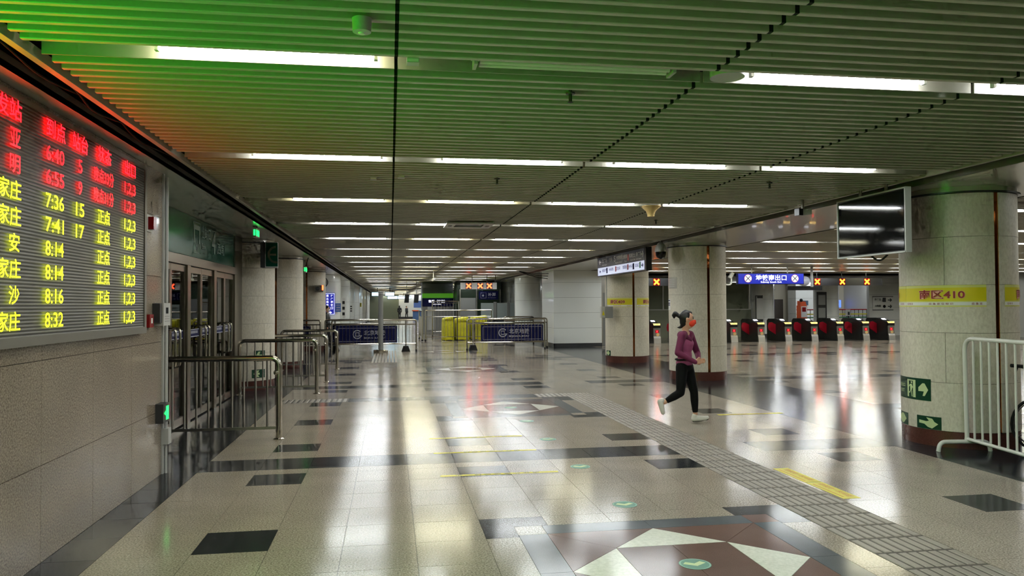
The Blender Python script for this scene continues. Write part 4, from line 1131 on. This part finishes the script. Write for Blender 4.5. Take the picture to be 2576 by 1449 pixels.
t = thing('wall_screen', 'small blue lit screen on the far wall behind the gates', 'screen', (30.8, 46.9, 1.3))
MB().box(29.3, 29.75, 46.9, 47.0, 1.3, 1.9).build('case', m_lgrey, t); MB().box(29.33, 29.72, 46.89, 46.9, 1.4, 1.87).build('display', M('screen_blue', (90, 120, 230), .4, emit=(70, 100, 240), es=1.8), t)
for bi_, x in enumerate((20.3, 21.0, 25.0, 27.5, 29.0)):
    flat_light(x, 40, m_tube, '%s light of the nearer row in the hall beyond the ticket gates' % ORD[bi_], 'lights beyond the gates').location.z = -.22
    flat_light(x+.6, 43.6, m_tube, '%s light of the further row in the hall beyond the ticket gates' % ORD[bi_], 'lights beyond the gates').location.z = -.22
bullet('white bullet camera hanging behind the blue exit sign', 20.2, 38, 2.45, 2.96)
bullet('small white camera hanging above the right gates', 23.8, 32.5, 2.75)
bullet('white bullet camera on the hall ceiling above the fenced area', 1.75, 31.5, 2.75)

# ============================================================ BOOTHS AND END OF THE HALL
t = thing('ticket_booth', 'ticket booth with green fascia and navy ticket sign, left of the fenced area', 'booth', (2.8, 46, 0))
MB().box(1.9, 3.75, 46, 46.4, 2.12, 2.40).build('green_fascia', M('fascia_bright_green', (70, 140, 20), .4, emit=(70, 140, 20), es=.35), t)
MB().box(1.9, 3.75, 46.02, 46.4, 1.62, 2.12).build('sign_band', m_navy, t)
MB().box(1.9, 3.75, 46.1, 48, 0, 1.62).build('booth_wall', m_midg, t)
MB().box(2.2, 2.6, 46.05, 46.1, 0.2, 1.6).build('booth_door', m_lgrey, t)
MB().box(1.9, 3.75, 46.4, 48, 1.62, 3.08).build('booth_top', m_dgrey, t)
b = MB(); put_text(b, '售票（地铁）', (2.75, 46.01, 1.93), (1, 0, 0), (0, 0, 1), 1.0, .17, .02); put_text(b, 'Ticket Office', (2.75, 46.01, 1.75), (1, 0, 0), (0, 0, 1), .55, .06, .01)
b.build('lettering', m_ltwhite, t)
t = thing('fare_adjustment_booth', 'dark booth with a roller shutter behind the fence', 'booth', (5, 44, 0))
MB().box(3.8, 6.4, 45.05, 46, 0, 3.08).box(3.8, 6.4, 44.2, 45.05, 0, 3.04).build('booth_wall', M('booth_dark_green', (22, 40, 22), .4), t)
MB().box(4.0, 4.9, 44.12, 44.2, .2, 2.1).build('roller_shutter', m_midg, t)
for x in (3.96, 4.92, 6.3): MB().box(x, x+.06, 44.1, 44.2, 0, 2.6).build('upright', m_brush, t)
t = thing('fare_sign', 'navy hanging sign with white characters above the glass counters', 'sign', (5.55, 43.5, 2.0))
MB().box(5.0, 6.12, 43.4, 43.46, 2.0, 2.48).build('panel', m_navy, t)
b = MB(); put_text(b, '补票', (5.75, 43.395, 2.29), (1, 0, 0), (0, 0, 1), .46, .2, .015); put_text(b, 'Fare Adjustment', (5.75, 43.395, 2.1), (1, 0, 0), (0, 0, 1), .46, .04, .005)
for r in ((5.1, 5.42, 2.08, 2.09), (5.1, 5.42, 2.38, 2.39), (5.1, 5.11, 2.08, 2.39), (5.41, 5.42, 2.08, 2.39)): b.box(r[0], r[1], 43.393, 43.4, r[2], r[3])
b.lathe((5.24, 43.395, 2.23), [(.06, 0), (.06, -.002)], 14, 'y'); b.build('lettering', m_lightgr, t)
for x in (5.2, 5.9): MB().tube([(x, 43.43, 2.48), (x, 43.43, 3.15)], .015, 6).build('hanger', m_dgrey, t, True)
t = thing('glass_counter', 'row of glass counter screens behind the steel fence', 'counter', (6.2, 42, 0))
for x0, x1 in ((4.95, 5.65), (5.85, 6.4), (6.5, 6.95)): MB().box(x0, x1, 42, 42.03, .95, 1.8).build('pane', M('counter_glass', (150, 160, 160), .15), t)
for x in (5.66, 6.42, 6.98): MB().box(x, x+.16, 41.98, 42.06, 0, 1.86).build('upright', m_midg, t)
MB().box(4.9, 7.1, 41.98, 42.3, 0, .95).build('counter_base', m_dgrey, t)
white_column('glossy grey-white round column behind the fence, slimmer one on the left', 6.95, 45, .48, None, 3.05)
white_column('large glossy grey-white round column next to the white wall block', 6.9, 37.9, .72, None, 3.05)
t = thing('cable_bundle', 'black cables looping from the ceiling to the white wall block', 'cable', (6.2, 31, 2.9))
for i in range(3): MB().tube([(5.2+1.2*k/12, 30.6+.1*i, 3.06-.1*i*(k/12)-.05*math.sin(math.pi*k/12)-.1*k/12) for k in range(13)], .014, 6).build('cable', m_rubber, t, True)
def led_panel(label, x0, x1, y, z0, z1):
    t = thing('hanging_display', label, 'display', ((x0+x1)/2, y, z0))
    MB().box(x0, x1, y, y+.2, z0, z1).build('case', m_black, t); MB().box(x0+.05, x1-.05, y-.01, y, z0+.05, z1-.05).build('display', m_cyan, t)
    MB().tube([((x0+x1)/2, y+.1, z1), ((x0+x1)/2, y+.1, 3.2)], .03, 6).build('hanger', m_black, t, True)
led_panel('pale blue lit sign hanging far down the hall, left of the post', -1.5, -.55, 62, 2.42, 2.78)
led_panel('pale blue lit sign hanging far down the hall, right of the post', -.45, .35, 62, 2.42, 2.78)
led_panel('lower pale blue lit sign in the far distance', -.3, .7, 72, 2.25, 2.6)
led_panel('lit sign over the far end doorway', .6, 2.4, 90, 2.4, 2.8)
def hung_speaker(label, x, y):
    t = thing('hanging_speaker', label, 'speaker', (x, y, 1.85))
    MB().obox((x, y, 2.08), (.1, .03, 0), (-.03, .1, 0), (.02, 0, .24)).build('box', m_black, t); MB().tube([(x, y, 2.3), (x, y, 3.15)], .025, 6).build('rod', m_lgrey, t, True)
hung_speaker('narrow black screen hanging from a rod far down the hall', .95, 45); hung_speaker('wider dark screen hanging from a rod, right of the narrow one', 1.5, 45)
b = MB(); t = thing('security_gate', 'blue and orange security post far down the hall', 'security post', (3.0, 90, 0))
MB().box(2.6, 4.0, 90, 90.5, 0, 1.0).build('desk', M('desk_blue', (70, 100, 150), .4), t); MB().box(2.7, 3.6, 90, 90.2, 1.4, 2.2).build('panel', M('panel_blue', (90, 120, 190), .4), t)
MB().box(2.5, 4.4, 89.9, 90, 1.0, 1.12).build('orange_rail', m_orange, t); MB().box(4.2, 4.6, 90, 90.4, 0, 2.5).build('red_post', m_alarm, t)
# blue vertical sign, clock, posters on the left white columns
t = thing('vertical_direction_sign', 'tall blue sign with two columns of white characters on a white column', 'sign', (-2.63, 34.2, 1.3))
MB().box(-2.86, -2.40, 34.26, 34.32, 1.30, 2.25).build('panel', m_blue, t)
b = MB(); y_ = 34.255
for s, x in (('通北场地', -2.72), ('往广和铁口', -2.53)):
    for i, c in enumerate(s): put_text(b, c, (x, y_, 2.13-.135*i), (1, 0, 0), (0, 0, 1), .1, .1, .02)
b.add([(-2.62+p[0]*.2, y_, 1.40+p[1]*.1) for p in ARROW], [tuple(range(9))])
for r in ((-2.84, -2.42, 1.32, 1.335), (-2.84, -2.42, 2.215, 2.23), (-2.84, -2.825, 1.32, 2.23), (-2.435, -2.42, 1.32, 2.23)): b.box(r[0], r[1], y_-.002, y_, r[2], r[3])
b.build('lettering', m_ltwhite, t)
t = thing('wall_clock', 'round wall clock partly hidden by a stone column', 'clock', (-2.93, 34.3, 2.75))
MB().lathe((-2.93, 34.3, 2.72), [(.24, 0), (.24, -.05)], 28, 'y').build('case', m_dgrey, t, True); MB().lathe((-2.93, 34.245, 2.72), [(.215, 0), (.215, -.004)], 28, 'y').build('face', m_lgrey, t)
MB().box(-2.93, -2.78, 34.235, 34.24, 2.71, 2.73).build('hand', m_black, t)
t = thing('lane_signal_box', 'small metal signal box with a red light on the third left column', 'signal', (-2.6, 29.2, 2.2))
MB().box(-2.78, -2.47, 29.15, 29.25, 2.2, 2.46).build('case', m_brush, t); MB().box(-2.51, -2.46, 29.14, 29.15, 2.28, 2.46).build('red_light', m_xred, t); MB().lathe((-2.67, 29.15, 2.33), [(.08, 0), (.08, -.01)], 16, 'y').build('lens', m_dgrey, t)
def poster(label, x0, x1, y, z0, z1, m, m2):
    t = thing('poster', label, 'poster', ((x0+x1)/2, y, z0)); MB().box(x0, x1, y, y+.03, z0, z1).build('sheet', m, t); b = MB()
    for i in range(3): b.box(x0+.03, x1-.03, y-.003, y, z0+(z1-z0)*(.15+.28*i), z0+(z1-z0)*(.3+.28*i))
    b.build('print', m2, t)
poster('light blue notice poster beside the tall blue sign', -2.40, -2.17, 34.6, 1.42, 1.80, M('poster_blue', (70, 120, 180), .5), m_lightgr)
poster('narrow black and white notice on the second white column', -2.62, -2.43, 42.6, 1.0, 2.1, m_signwhite, m_black)
poster('pair of black and white notices on the third white column', -2.6, -2.3, 47.9, 1.25, 1.75, m_signwhite, m_black)
poster('small yellow notice far along the left wall', -2.5, -2.25, 61.42, 1.6, 1.9, m_yel, m_dgrey)

# ============================================================ FLOOR MARKS
for i, (yy, lab) in enumerate(((7.635, 'yellow floor tape strip with black characters, nearest of three'), (8.82, 'yellow floor tape strip with black characters, middle of three'), (9.79, 'yellow floor tape strip with black characters, furthest of three'))):
    t = thing('floor_tape', lab, 'floor tape', (1.1, yy, 0))
    MB().prism([(-.6, -.03), (.58, -.03), (.58, .03), (-.6, .03), (-.615, .015), (-.615, -.015)], (1.1, yy, 0.0005), (1, 0, 0), (0, 1, 0), (0, 0, .0012)).build('tape', m_yel, t)
    b = MB(); put_text(b, '请在此等候保持一米距离'[:9], (1.06, yy, .0022), (-1, 0, 0), (0, -1, 0), .86, .045, .01, 1.5); b.build('lettering', m_black, t)
t = thing('floor_tape', 'wide yellow floor sticker with orange lettering beside the guide path', 'floor tape', (3.96, 6.74, 0))
for y0, y1 in ((6.12, 6.73), (6.745, 7.36)):
    MB().box(3.875, 4.04, y0, y1, .0005, .0018).build('sticker', m_yel, t)
    b = MB(); put_text(b, '请保持一米间距', (3.985, (y0+y1)/2, .0024), (0, -1, 0), (1, 0, 0), .5, .06, .008); b.box(3.908, 3.918, y0+.06, y1-.06, .0018, .0024)
    b.build('lettering', M('print_orange', (200, 130, 20), .5), t)
t = thing('floor_tape', 'yellow floor tape strip near the runner on the right', 'floor tape', (5.45, 11.05, 0))
MB().box(4.93, 5.98, 11.0, 11.09, .0005, .0018).build('tape', m_yel, t); b = MB(); put_text(b, '请保持一米距离', (5.45, 11.045, .0024), (1, 0, 0), (0, 1, 0), .7, .055, .01); b.build('lettering', m_signred, t)
gs = None
GL = ['nearest, on the star paving', 'second from the viewer', 'third from the viewer', 'fourth from the viewer', 'fifth from the viewer', 'on the second star paving']
for i, yy in enumerate((4.77, 6.28, 7.82, 9.47, 11.0, 12.5)):
    lab = 'round green arrow sticker on the floor, ' + GL[i]
    if gs is None:
        gs = thing('floor_arrow_sticker', lab, 'floor sticker', (0, 0, 0), 'green floor arrows')
        MB().lathe((0, 0, .0004), [(.105, 0), (.105, .001)], 28).build('disc', M('sticker_green', (60, 128, 104), .4), gs)
        MB().lathe((0, 0, .0014), [(.101, 0), (.101, .0002)], 28).build('rim', M('sticker_pale', (120, 170, 150), .4), gs)
        MB().lathe((0, 0, .0017), [(.092, 0), (.092, .0002)], 28).build('field', MATS['sticker_green'], gs)
        b = MB(); b.add([(x, y, .0021) for x, y in ((-.078, .02), (0, -.03), (.078, .02), (.05, .055), (0, .02), (-.05, .055))][::1], [(0, 1, 4, 5), (1, 2, 3, 4)])
        b.v = [(v[0], v[1]-.01, v[2]) for v in b.v]; b.build('arrow', m_glowgr, gs)
        gs.location = (1.96, yy, 0)
    else: dup(gs, (1.96, yy, 0), lab, 'green floor arrows')
# ============================================================ WHITE CROWD BARRIER AND WHEELCHAIR
t = thing('crowd_barrier', 'white painted crowd barrier standing in front of the 410 column', 'barrier', (6.9, 7.75, 0))
P0 = Vector((6.50, 7.84, 0)); P1 = Vector((6.37, 6.92, 0)); dv = (P1-P0).normalized(); pv = Vector((-dv.y, dv.x, 0))
def bp(s, z, o=0): q = P0 + dv*s + pv*o; return (q.x, q.y, z)
Lb = 2.0; ht = 1.285
MB().tube(rpath([bp(.02, .11), bp(0, ht), bp(Lb, ht), bp(Lb-.02, .11)], .16, 8), .024, 12).build('frame', m_whiteb, t, True)
MB().tube([bp(.0, .14), bp(Lb, .14)], .02, 10).build('bottom_rail', m_whiteb, t, True)
for i in range(13):
    s = .16 + i*.14
    if s < Lb-.05: MB().tube([bp(s, .14), bp(s, ht)], .012, 8).build('baluster', m_whiteb, t, True)
for s in (.03, Lb-.03):
    MB().tube(rpath([bp(s, 0, -.34), bp(s, .11, -.32), bp(s, .11, .24), bp(s, 0, .26)], .07), .024, 10).build('foot', m_whiteb, t, True)
t = thing('wheelchair', 'black wheelchair parked behind the white barrier at the right edge', 'wheelchair', (7.55, 7.3, 0))
wx, wy = 7.08, 7.42; wd = Vector((.95, -.3, 0)).normalized(); wp = Vector((-wd.y, wd.x, 0))   # faces away to the right
def wc(f, s, z): q = Vector((wx, wy, 0)) + wd*f + wp*s; return Vector((q.x, q.y, z))
for s in (-.26, .26):
    b = MB(); n = 28
    b.tube([wc(.12+.30*math.cos(2*math.pi*i/n), s, .31+.30*math.sin(2*math.pi*i/n)) for i in range(n+1)], .016, 8)
    wl_ = b.build('wheel', m_rubber, t, True)
    b = MB(); b.tube([wc(.12+.26*math.cos(2*math.pi*i/n), s*1.12, .31+.26*math.sin(2*math.pi*i/n)) for i in range(n+1)], .008, 6); b.build('hand_rim', m_brush, wl_, True)
    b = MB()
    for i in range(12): b.tube([wc(.12, s, .31), wc(.12+.29*math.cos(i*math.pi/6), s, .31+.29*math.sin(i*math.pi/6))], .003, 4)
    b.build('spokes', m_brush, wl_)
    MB().tube(rpath([wc(.55, s*.9, .12), wc(.5, s*.9, .48), wc(.0, s*.9, .48)], .08), .014, 8).build('side_frame', m_dgrey, t, True)
    MB().tube(rpath([wc(.0, s*.9, .2), wc(-.03, s*.9, .95), wc(-.16, s*.9, .97)], .05), .014, 8).build('back_post', m_dgrey, t, True)
    MB().tube([wc(-.05, s*.9, .965), wc(-.19, s*.9, .975)], .02, 8).build('handle_grip', m_rubber, t, True)
    MB().tube([wc(-.12, s*.9, .95), wc(-.15, s*.9, .86), wc(-.13, s*.9, .80)], .008, 6).build('brake_lever', m_rubber, t, True)
    MB().tube([wc(.0, s*.95, .68), wc(.35, s*.95, .68)], .022, 8).build('armrest', m_black, t, True)
    MB().lathe(wc(.55, s*.9, .09), [(.09, -.012), (.09, .012)], 16, 'x').build('caster', m_rubber, t, True)
MB().obox(wc(.22, 0, .49), wd*.2, wp*.22, (0, 0, .02)).build('seat', m_black, t)
MB().obox(wc(-.01, 0, .72), wd*.012, wp*.22, (-.02, 0, .2)).build('backrest', m_black, t)
MB().obox(wc(.62, 0, .1), wd*.08, wp*.18, (0, 0, .008)).build('footrest', m_dgrey, t)
# ============================================================ PEOPLE
def remesh(mb, name, mat, parent, vox, smooth_it=4):
    o = mb.build(name + '_src', mat)
    m = o.modifiers.new('r', 'REMESH'); m.mode = 'VOXEL'; m.voxel_size = vox; m.use_smooth_shade = True
    s = o.modifiers.new('s', 'SMOOTH'); s.factor = 0.5; s.iterations = smooth_it
    d = bpy.context.evaluated_depsgraph_get()
    me = bpy.data.meshes.new_from_object(o.evaluated_get(d))
    src = o.data; bpy.data.objects.remove(o); bpy.data.meshes.remove(src)
    me.name = name
    off = org(parent)
    if off.length: me.transform(Matrix.Translation(-off))
    if not me.materials: me.materials.append(mat)
    ob = bpy.data.objects.new(name, me); COL.objects.link(ob); ob.parent = parent
    return ob
def limb(mb, pts, n=12):
    """tapered round chain: [(point, radius), ...], rounded at every joint"""
    for (p, r) in pts: mb.sphere(p, r, n, 8)
    for (a, ra), (b, rb) in zip(pts[:-1], pts[1:]): mb.tube([a, b], [ra, rb], n)
def ell(mb, c, fwd, sx, sy, sz):
    """ellipsoid: sx across, sy along fwd, sz up"""
    f = Vector((fwd[0], fwd[1], 0)).normalized(); l = Vector((-f.y, f.x, 0))
    R = Matrix(((l.x, f.x, 0), (l.y, f.y, 0), (0, 0, 1)))
    mb.sphere(c, 1, 18, 12, (sx, sy, sz), R)
RX, RYY = 4.16, 10.43
t = thing('person', 'runner in a purple long-sleeved top, black leggings, white shoes and orange mask', 'person', (RX, RYY, 0))
bf = (.70, -.71); hf = (.93, -.37)                       # chest and face directions
H = Vector((4.185, 10.38, 1.475))
hfv = Vector((hf[0], hf[1], 0)).normalized(); hl = Vector((-hfv.y, hfv.x, 0))
hR = Vector((4.075, 10.295, 1.245)); hL = Vector((4.275, 10.50, 1.25))
eR, wR = Vector((3.975, 10.21, 1.01)), Vector((4.19, 10.11, .885))
eL, wL = Vector((4.40, 10.53, .975)), Vector((4.335, 10.335, .90))
pR, pL = Vector((4.095, 10.37, .80)), Vector((4.225, 10.49, .80))
kL, aL = Vector((4.285, 10.40, .44)), Vector((4.315, 10.43, .105))
kR, aR = Vector((4.045, 10.30, .445)), Vector((3.83, 10.37, .305))
b = MB()
# head, neck, trunk
ell(b, H + Vector((0, 0, .012)), hf, .074, .092, .108); ell(b, H + hfv*.022 + Vector((0, 0, -.045)), hf, .058, .068, .075)
limb(b, [(H + hfv*.03 + Vector((0, 0, -.105)), .03), (H + hfv*.055 + Vector((0, 0, -.1)), .024)])
limb(b, [(H + hfv*.082 + Vector((0, 0, .012)), .010), (H + hfv*.098 + Vector((0, 0, -.018)), .015)])
for s in (-1, 1):
    limb(b, [(H + hl*(s*.074) + Vector((0, 0, .01)), .018), (H + hl*(s*.074) + Vector((0, 0, -.02)), .012)])
limb(b, [(H + Vector((-.02, .01, -.08)), .046), (Vector((4.165, 10.41, 1.28)), .05)])
limb(b, [(hR, .046), (Vector((4.165, 10.41, 1.265)), .06), (hL, .046)])
ell(b, (4.165, 10.41, 1.12), bf, .135, .092, .17); ell(b, (4.16, 10.42, .95), bf, .118, .085, .14); ell(b, (4.16, 10.43, .83), bf, .142, .1, .11)
limb(b, [(hR, .044), (eR, .035), (wR, .024)]); limb(b, [(hL, .044), (eL, .035), (wL, .024)])
limb(b, [(pR, .075), (kR, .05), (kR.lerp(aR, .35), .05), (aR, .032)]); limb(b, [(pL, .075), (kL, .05), (kL.lerp(aL, .35), .05), (aL, .032)])
# hands: palm, four fingers curled, thumb from the side
def hand(mb, w, d, side):
    d = Vector(d).normalized(); up = Vector((0, 0, 1)); s = d.cross(up).normalized()*side; u = s.cross(d).normalized()
    if u.z < 0: u = -u
    pc = w + d*.05
    mb.obox(pc, d*.042, u*.036, s*.012)
    for i, (o, l) in enumerate(((.03, .062), (.011, .07), (-.009, .066), (-.028, .05))):
        k0 = pc + d*.04 + u*o; k1 = k0 + d*l*.55; k2 = k1 + (d*.3 + s*.95).normalized()*l*.45; k3 = k2 + (s*.8 - d*.6).normalized()*l*.3
        limb(mb, [(k0, .0095), (k1, .0088), (k2, .008), (k3, .007)], 8)
    t0 = w + d*.025 + u*.03; t1 = t0 + (u*.7 + d*.7 + s*.3).normalized()*.035; t2 = t1 + (d*.9 + s*.4).normalized()*.03
    limb(mb, [(t0, .012), (t1, .010), (t2, .0085)], 8)
hand(b, wR, (.85, .05, .12), 1); hand(b, wL, (-.2, -.9, -.25), 1)
# feet
fL = Vector((.95, -.3, 0)).normalized()
limb(b, [(aL, .032), (aL + Vector((-.01, 0, -.06)), .034), (aL + fL*.12 + Vector((0, 0, -.045)), .03)])
toeR = Vector((3.80, 10.35, .165)); heelR = Vector((3.77, 10.375, .315))
limb(b, [(aR, .032), (heelR, .03), (toeR, .028)])
remesh(b, 'body', m_skin, t, .0085, 3)
# clothing
b = MB()
ell(b, (4.165, 10.41, 1.12), bf, .148, .107, .165); ell(b, (4.16, 10.42, .96), bf, .128, .097, .15); ell(b, (4.155, 10.43, .85), bf, .148, .112, .09)
ell(b, Vector((4.165, 10.41, 1.13)) + Vector((bf[0], bf[1], 0))*.045, bf, .11, .075, .075)
remesh(b, 'shirt', m_top, t, .011, 4)
b = MB()
limb(b, [(Vector((4.13, 10.36, 1.262)), .055), (hR, .062), (hR.lerp(eR, .5), .053), (eR, .046), (wR, .033)])
limb(b, [(Vector((4.215, 10.45, 1.265)), .055), (hL, .062), (hL.lerp(eL, .5), .053), (eL, .046), (wL, .033)])
limb(b, [(Vector((4.10, 10.33, 1.25)), .045), (Vector((4.20, 10.345, 1.175)), .042), (Vector((4.255, 10.43, 1.25)), .045)])
limb(b, [(Vector((4.11, 10.42, 1.25)), .06), (Vector((4.2, 10.5, 1.25)), .06)])
remesh(b, 'sleeves', m_sleeve, t, .01, 4)
b = MB()
ell(b, (4.155, 10.43, .80), bf, .148, .112, .085)
limb(b, [(pR, .088), (pR.lerp(kR, .5), .078), (kR, .06), (kR.lerp(aR, .4), .058), (kR.lerp(aR, .8), .042)])
limb(b, [(pL, .088), (pL.lerp(kL, .5), .078), (kL, .06), (kL.lerp(aL, .4), .057), (kL.lerp(aL, .82), .042)])
remesh(b, 'leggings', m_legg, t, .011, 4)
b = MB(); fl3 = fL + Vector((0, 0, .18))
limb(b, [(aL + Vector((-.02, .005, -.055)), .042), (aL + fL*.06 + Vector((0, 0, -.05)), .042), (aL + fL*.13 + Vector((0, 0, -.045)), .036), (aL + fL*.165 + Vector((0, 0, -.035)), .028)])
limb(b, [(aL + Vector((-.01, 0, -.01)), .04), (aL + Vector((-.02, .005, -.05)), .04)])
remesh(b, 'shoe', m_shoe, t, .009, 4)
b = MB(); limb(b, [(aL + Vector((-.03, .005, -.085)), .018), (aL + fL*.06 + Vector((0, 0, -.078)), .02), (aL + fL*.17 + Vector((0, 0, -.055)), .017)]); remesh(b, 'shoe_sole', m_dgrey, t, .009, 2)
b = MB(); limb(b, [(aR + Vector((-.03, .005, .02)), .04), (heelR, .042), (heelR.lerp(toeR, .5), .04), (toeR, .032)]); remesh(b, 'shoe', m_shoe, t, .009, 4)
b = MB()
ell(b, H + hfv*.052 + Vector((0, 0, -.052)), hf, .064, .062, .058)
limb(b, [(H + hfv*.108 + Vector((0, 0, -.02)), .018), (H + hfv*.112 + Vector((0, 0, -.055)), .016)])
mk = remesh(b, 'face_mask', m_mask, t, .009, 3)
b = MB()
for s in (-1, 1): b.tube([H + hl*(s*.06) + hfv*.055 + Vector((0, 0, -.02)), H + hl*(s*.082) + hfv*.0 + Vector((0, 0, .012))], .003, 5)
b.build('ear_loop', m_mask, t)
b = MB()
for s in (-1, 1):
    b.sphere(H + hl*(s*.031) + hfv*.083 + Vector((0, 0, .018)), .0105, 8, 6)
b.build('eyes', m_hair, t, True)
b = MB()
for s in (-1, 1): b.tube([H + hl*(s*.016) + hfv*.091 + Vector((0, 0, .037)), H + hl*(s*.046) + hfv*.077 + Vector((0, 0, .04))], .0045, 6)
b.build('eyebrows', m_hair, t)
b = MB()
ell(b, H - hfv*.02 + Vector((0, 0, .028)), hf, .083, .092, .104)
ell(b, H - hfv*.05 + Vector((0, 0, -.03)), hf, .068, .056, .085)
limb(b, [(H + hfv*.045 + Vector((0, 0, .088)), .03), (H - hfv*.02 + Vector((0, 0, .1)), .04)])
tp = H - hfv*.10 + Vector((0, 0, .03))
limb(b, [(tp, .022), (tp - hfv*.03 + Vector((0, 0, .03)), .03), (tp - hfv*.065 + Vector((0, 0, .05)), .038), (tp - hfv*.085 + Vector((0, 0, .03)), .03), (tp - hfv*.08 + Vector((0, 0, -.005)), .016)])
limb(b, [(H - hfv*.06 + Vector((0, 0, -.09)), .03), (H - hfv*.1 + Vector((0, 0, -.115)), .02), (H - hfv*.14 + Vector((0, 0, -.115)), .007)])
remesh(b, 'hair', m_hair, t, .009, 3)
b = MB(); b.tube([Vector((4.155, 10.43, .905)) + Vector((-bf[1]*.15*math.cos(a) + bf[0]*.115*math.sin(a), bf[0]*.15*math.cos(a) + bf[1]*.115*math.sin(a), 0)) for a in [i*math.pi/12 for i in range(25)]], .012, 6)
b.build('waist_belt', m_legg, t, True)

def simple_person(label, x, y, h, top_m, leg_m, face, hair_long=False, mask=None, coat=False, stride=.12):
    t = thing('person', label, 'person', (x, y, 0)); k = h/1.7; f = Vector((face[0], face[1], 0)).normalized(); l = Vector((-f.y, f.x, 0)); o = Vector((x, y, 0))
    P = lambda a, s, z: o + f*a*k + l*s*k + Vector((0, 0, z*k))
    b = MB()
    ell(b, P(0, 0, 1.58), f, .076*k, .095*k, .115*k); ell(b, P(.03, 0, 1.53), f, .06*k, .07*k, .075*k); limb(b, [(P(.1, 0, 1.56), .014*k), (P(.085, 0, 1.585), .01*k)])
    for s in (-1, 1): limb(b, [(P(0, s*.078, 1.575), .016*k), (P(0, s*.078, 1.55), .012*k)])
    limb(b, [(P(0, 0, 1.5), .05*k), (P(0, 0, 1.38), .055*k)]); limb(b, [(P(0, -.17, 1.38), .05*k), (P(0, .17, 1.38), .05*k)])
    ell(b, P(0, 0, 1.2), f, .16*k, .1*k, .2*k); ell(b, P(0, 0, .95), f, .15*k, .1*k, .15*k)
    for s in (-1, 1):
        limb(b, [(P(0, s*.18, 1.37), .045*k), (P(-.04*s, s*.24, 1.1), .038*k), (P(.05, s*.22, .86), .028*k)])
        for i in range(4): limb(b, [(P(.05+.012*i-.018, s*.22, .84), .011*k), (P(.06+.014*i-.018, s*.215, .76+.004*abs(i-1.5)), .008*k)], 6)
        limb(b, [(P(.06, s*.21, .84), .012*k), (P(.1, s*.2, .8), .008*k)], 6)
        limb(b, [(P(0, s*.09, .9), .08*k), (P(stride*.5*s, s*.09, .48), .055*k), (P(stride*s, s*.09, .08), .036*k), (P(stride*s+.14, s*.09, .03), .03*k)])
    remesh(b, 'body', m_skin, t, .014, 2)
    b = MB(); ell(b, P(0, 0, 1.2), f, .178*k, .118*k, .21*k); ell(b, P(0, 0, .98 if not coat else .88), f, .175*k, .125*k, .18*k if not coat else .3*k)
    limb(b, [(P(0, -.17, 1.38), .06*k), (P(0, .17, 1.38), .06*k)])
    for s in (-1, 1): limb(b, [(P(0, s*.18, 1.37), .062*k), (P(-.04*s, s*.245, 1.1), .054*k), (P(.05, s*.225, .88), .042*k)])
    remesh(b, 'jacket', top_m, t, .016, 3)
    b = MB(); ell(b, P(0, 0, .9), f, .165*k, .115*k, .12*k)
    for s in (-1, 1): limb(b, [(P(0, s*.09, .88), .092*k), (P(stride*.5*s, s*.09, .48), .066*k), (P(stride*s, s*.09, .12), .052*k)])
    remesh(b, 'trousers', leg_m, t, .016, 3)
    b = MB(); ell(b, P(-.022, 0, 1.61), f, .086*k, .1*k, .105*k)
    if hair_long: limb(b, [(P(-.05, 0, 1.58), .08*k), (P(-.08, 0, 1.35), .07*k)])
    remesh(b, 'hair', m_hair, t, .014, 2)
    for s in (-1, 1): b = MB(); limb(b, [(P(stride*s-.02, s*.09, .045), .045*k), (P(stride*s+.15, s*.09, .035), .036*k)]); remesh(b, 'shoe', m_black, t, .014, 2)
    if mask: b = MB(); ell(b, P(.055, 0, 1.525), f, .066*k, .064*k, .06*k); remesh(b, 'face_mask', mask, t, .012, 2)
    b = MB()
    for s in (-1, 1): b.sphere(P(.088, s*.03, 1.595), .011*k, 6, 5)
    b.build('eyes', m_hair, t, True)
    return t
simple_person('man in dark jacket and white mask half hidden behind the third left column', -2.48, 31.2, 1.70, m_black, m_black, (1, -.15), False, m_maskw)
simple_person('dark silhouetted person in a coat walking far down the hall', 1.1, 94, 1.66, m_black, m_black, (.1, 1), True, None, True)
simple_person('second dark figure at the far end, beside the white wall', 1.95, 94, 1.6, m_dgrey, m_black, (.6, -.6), False)
bpy.data.objects.remove(_fo); bpy.data.curves.remove(_fc)
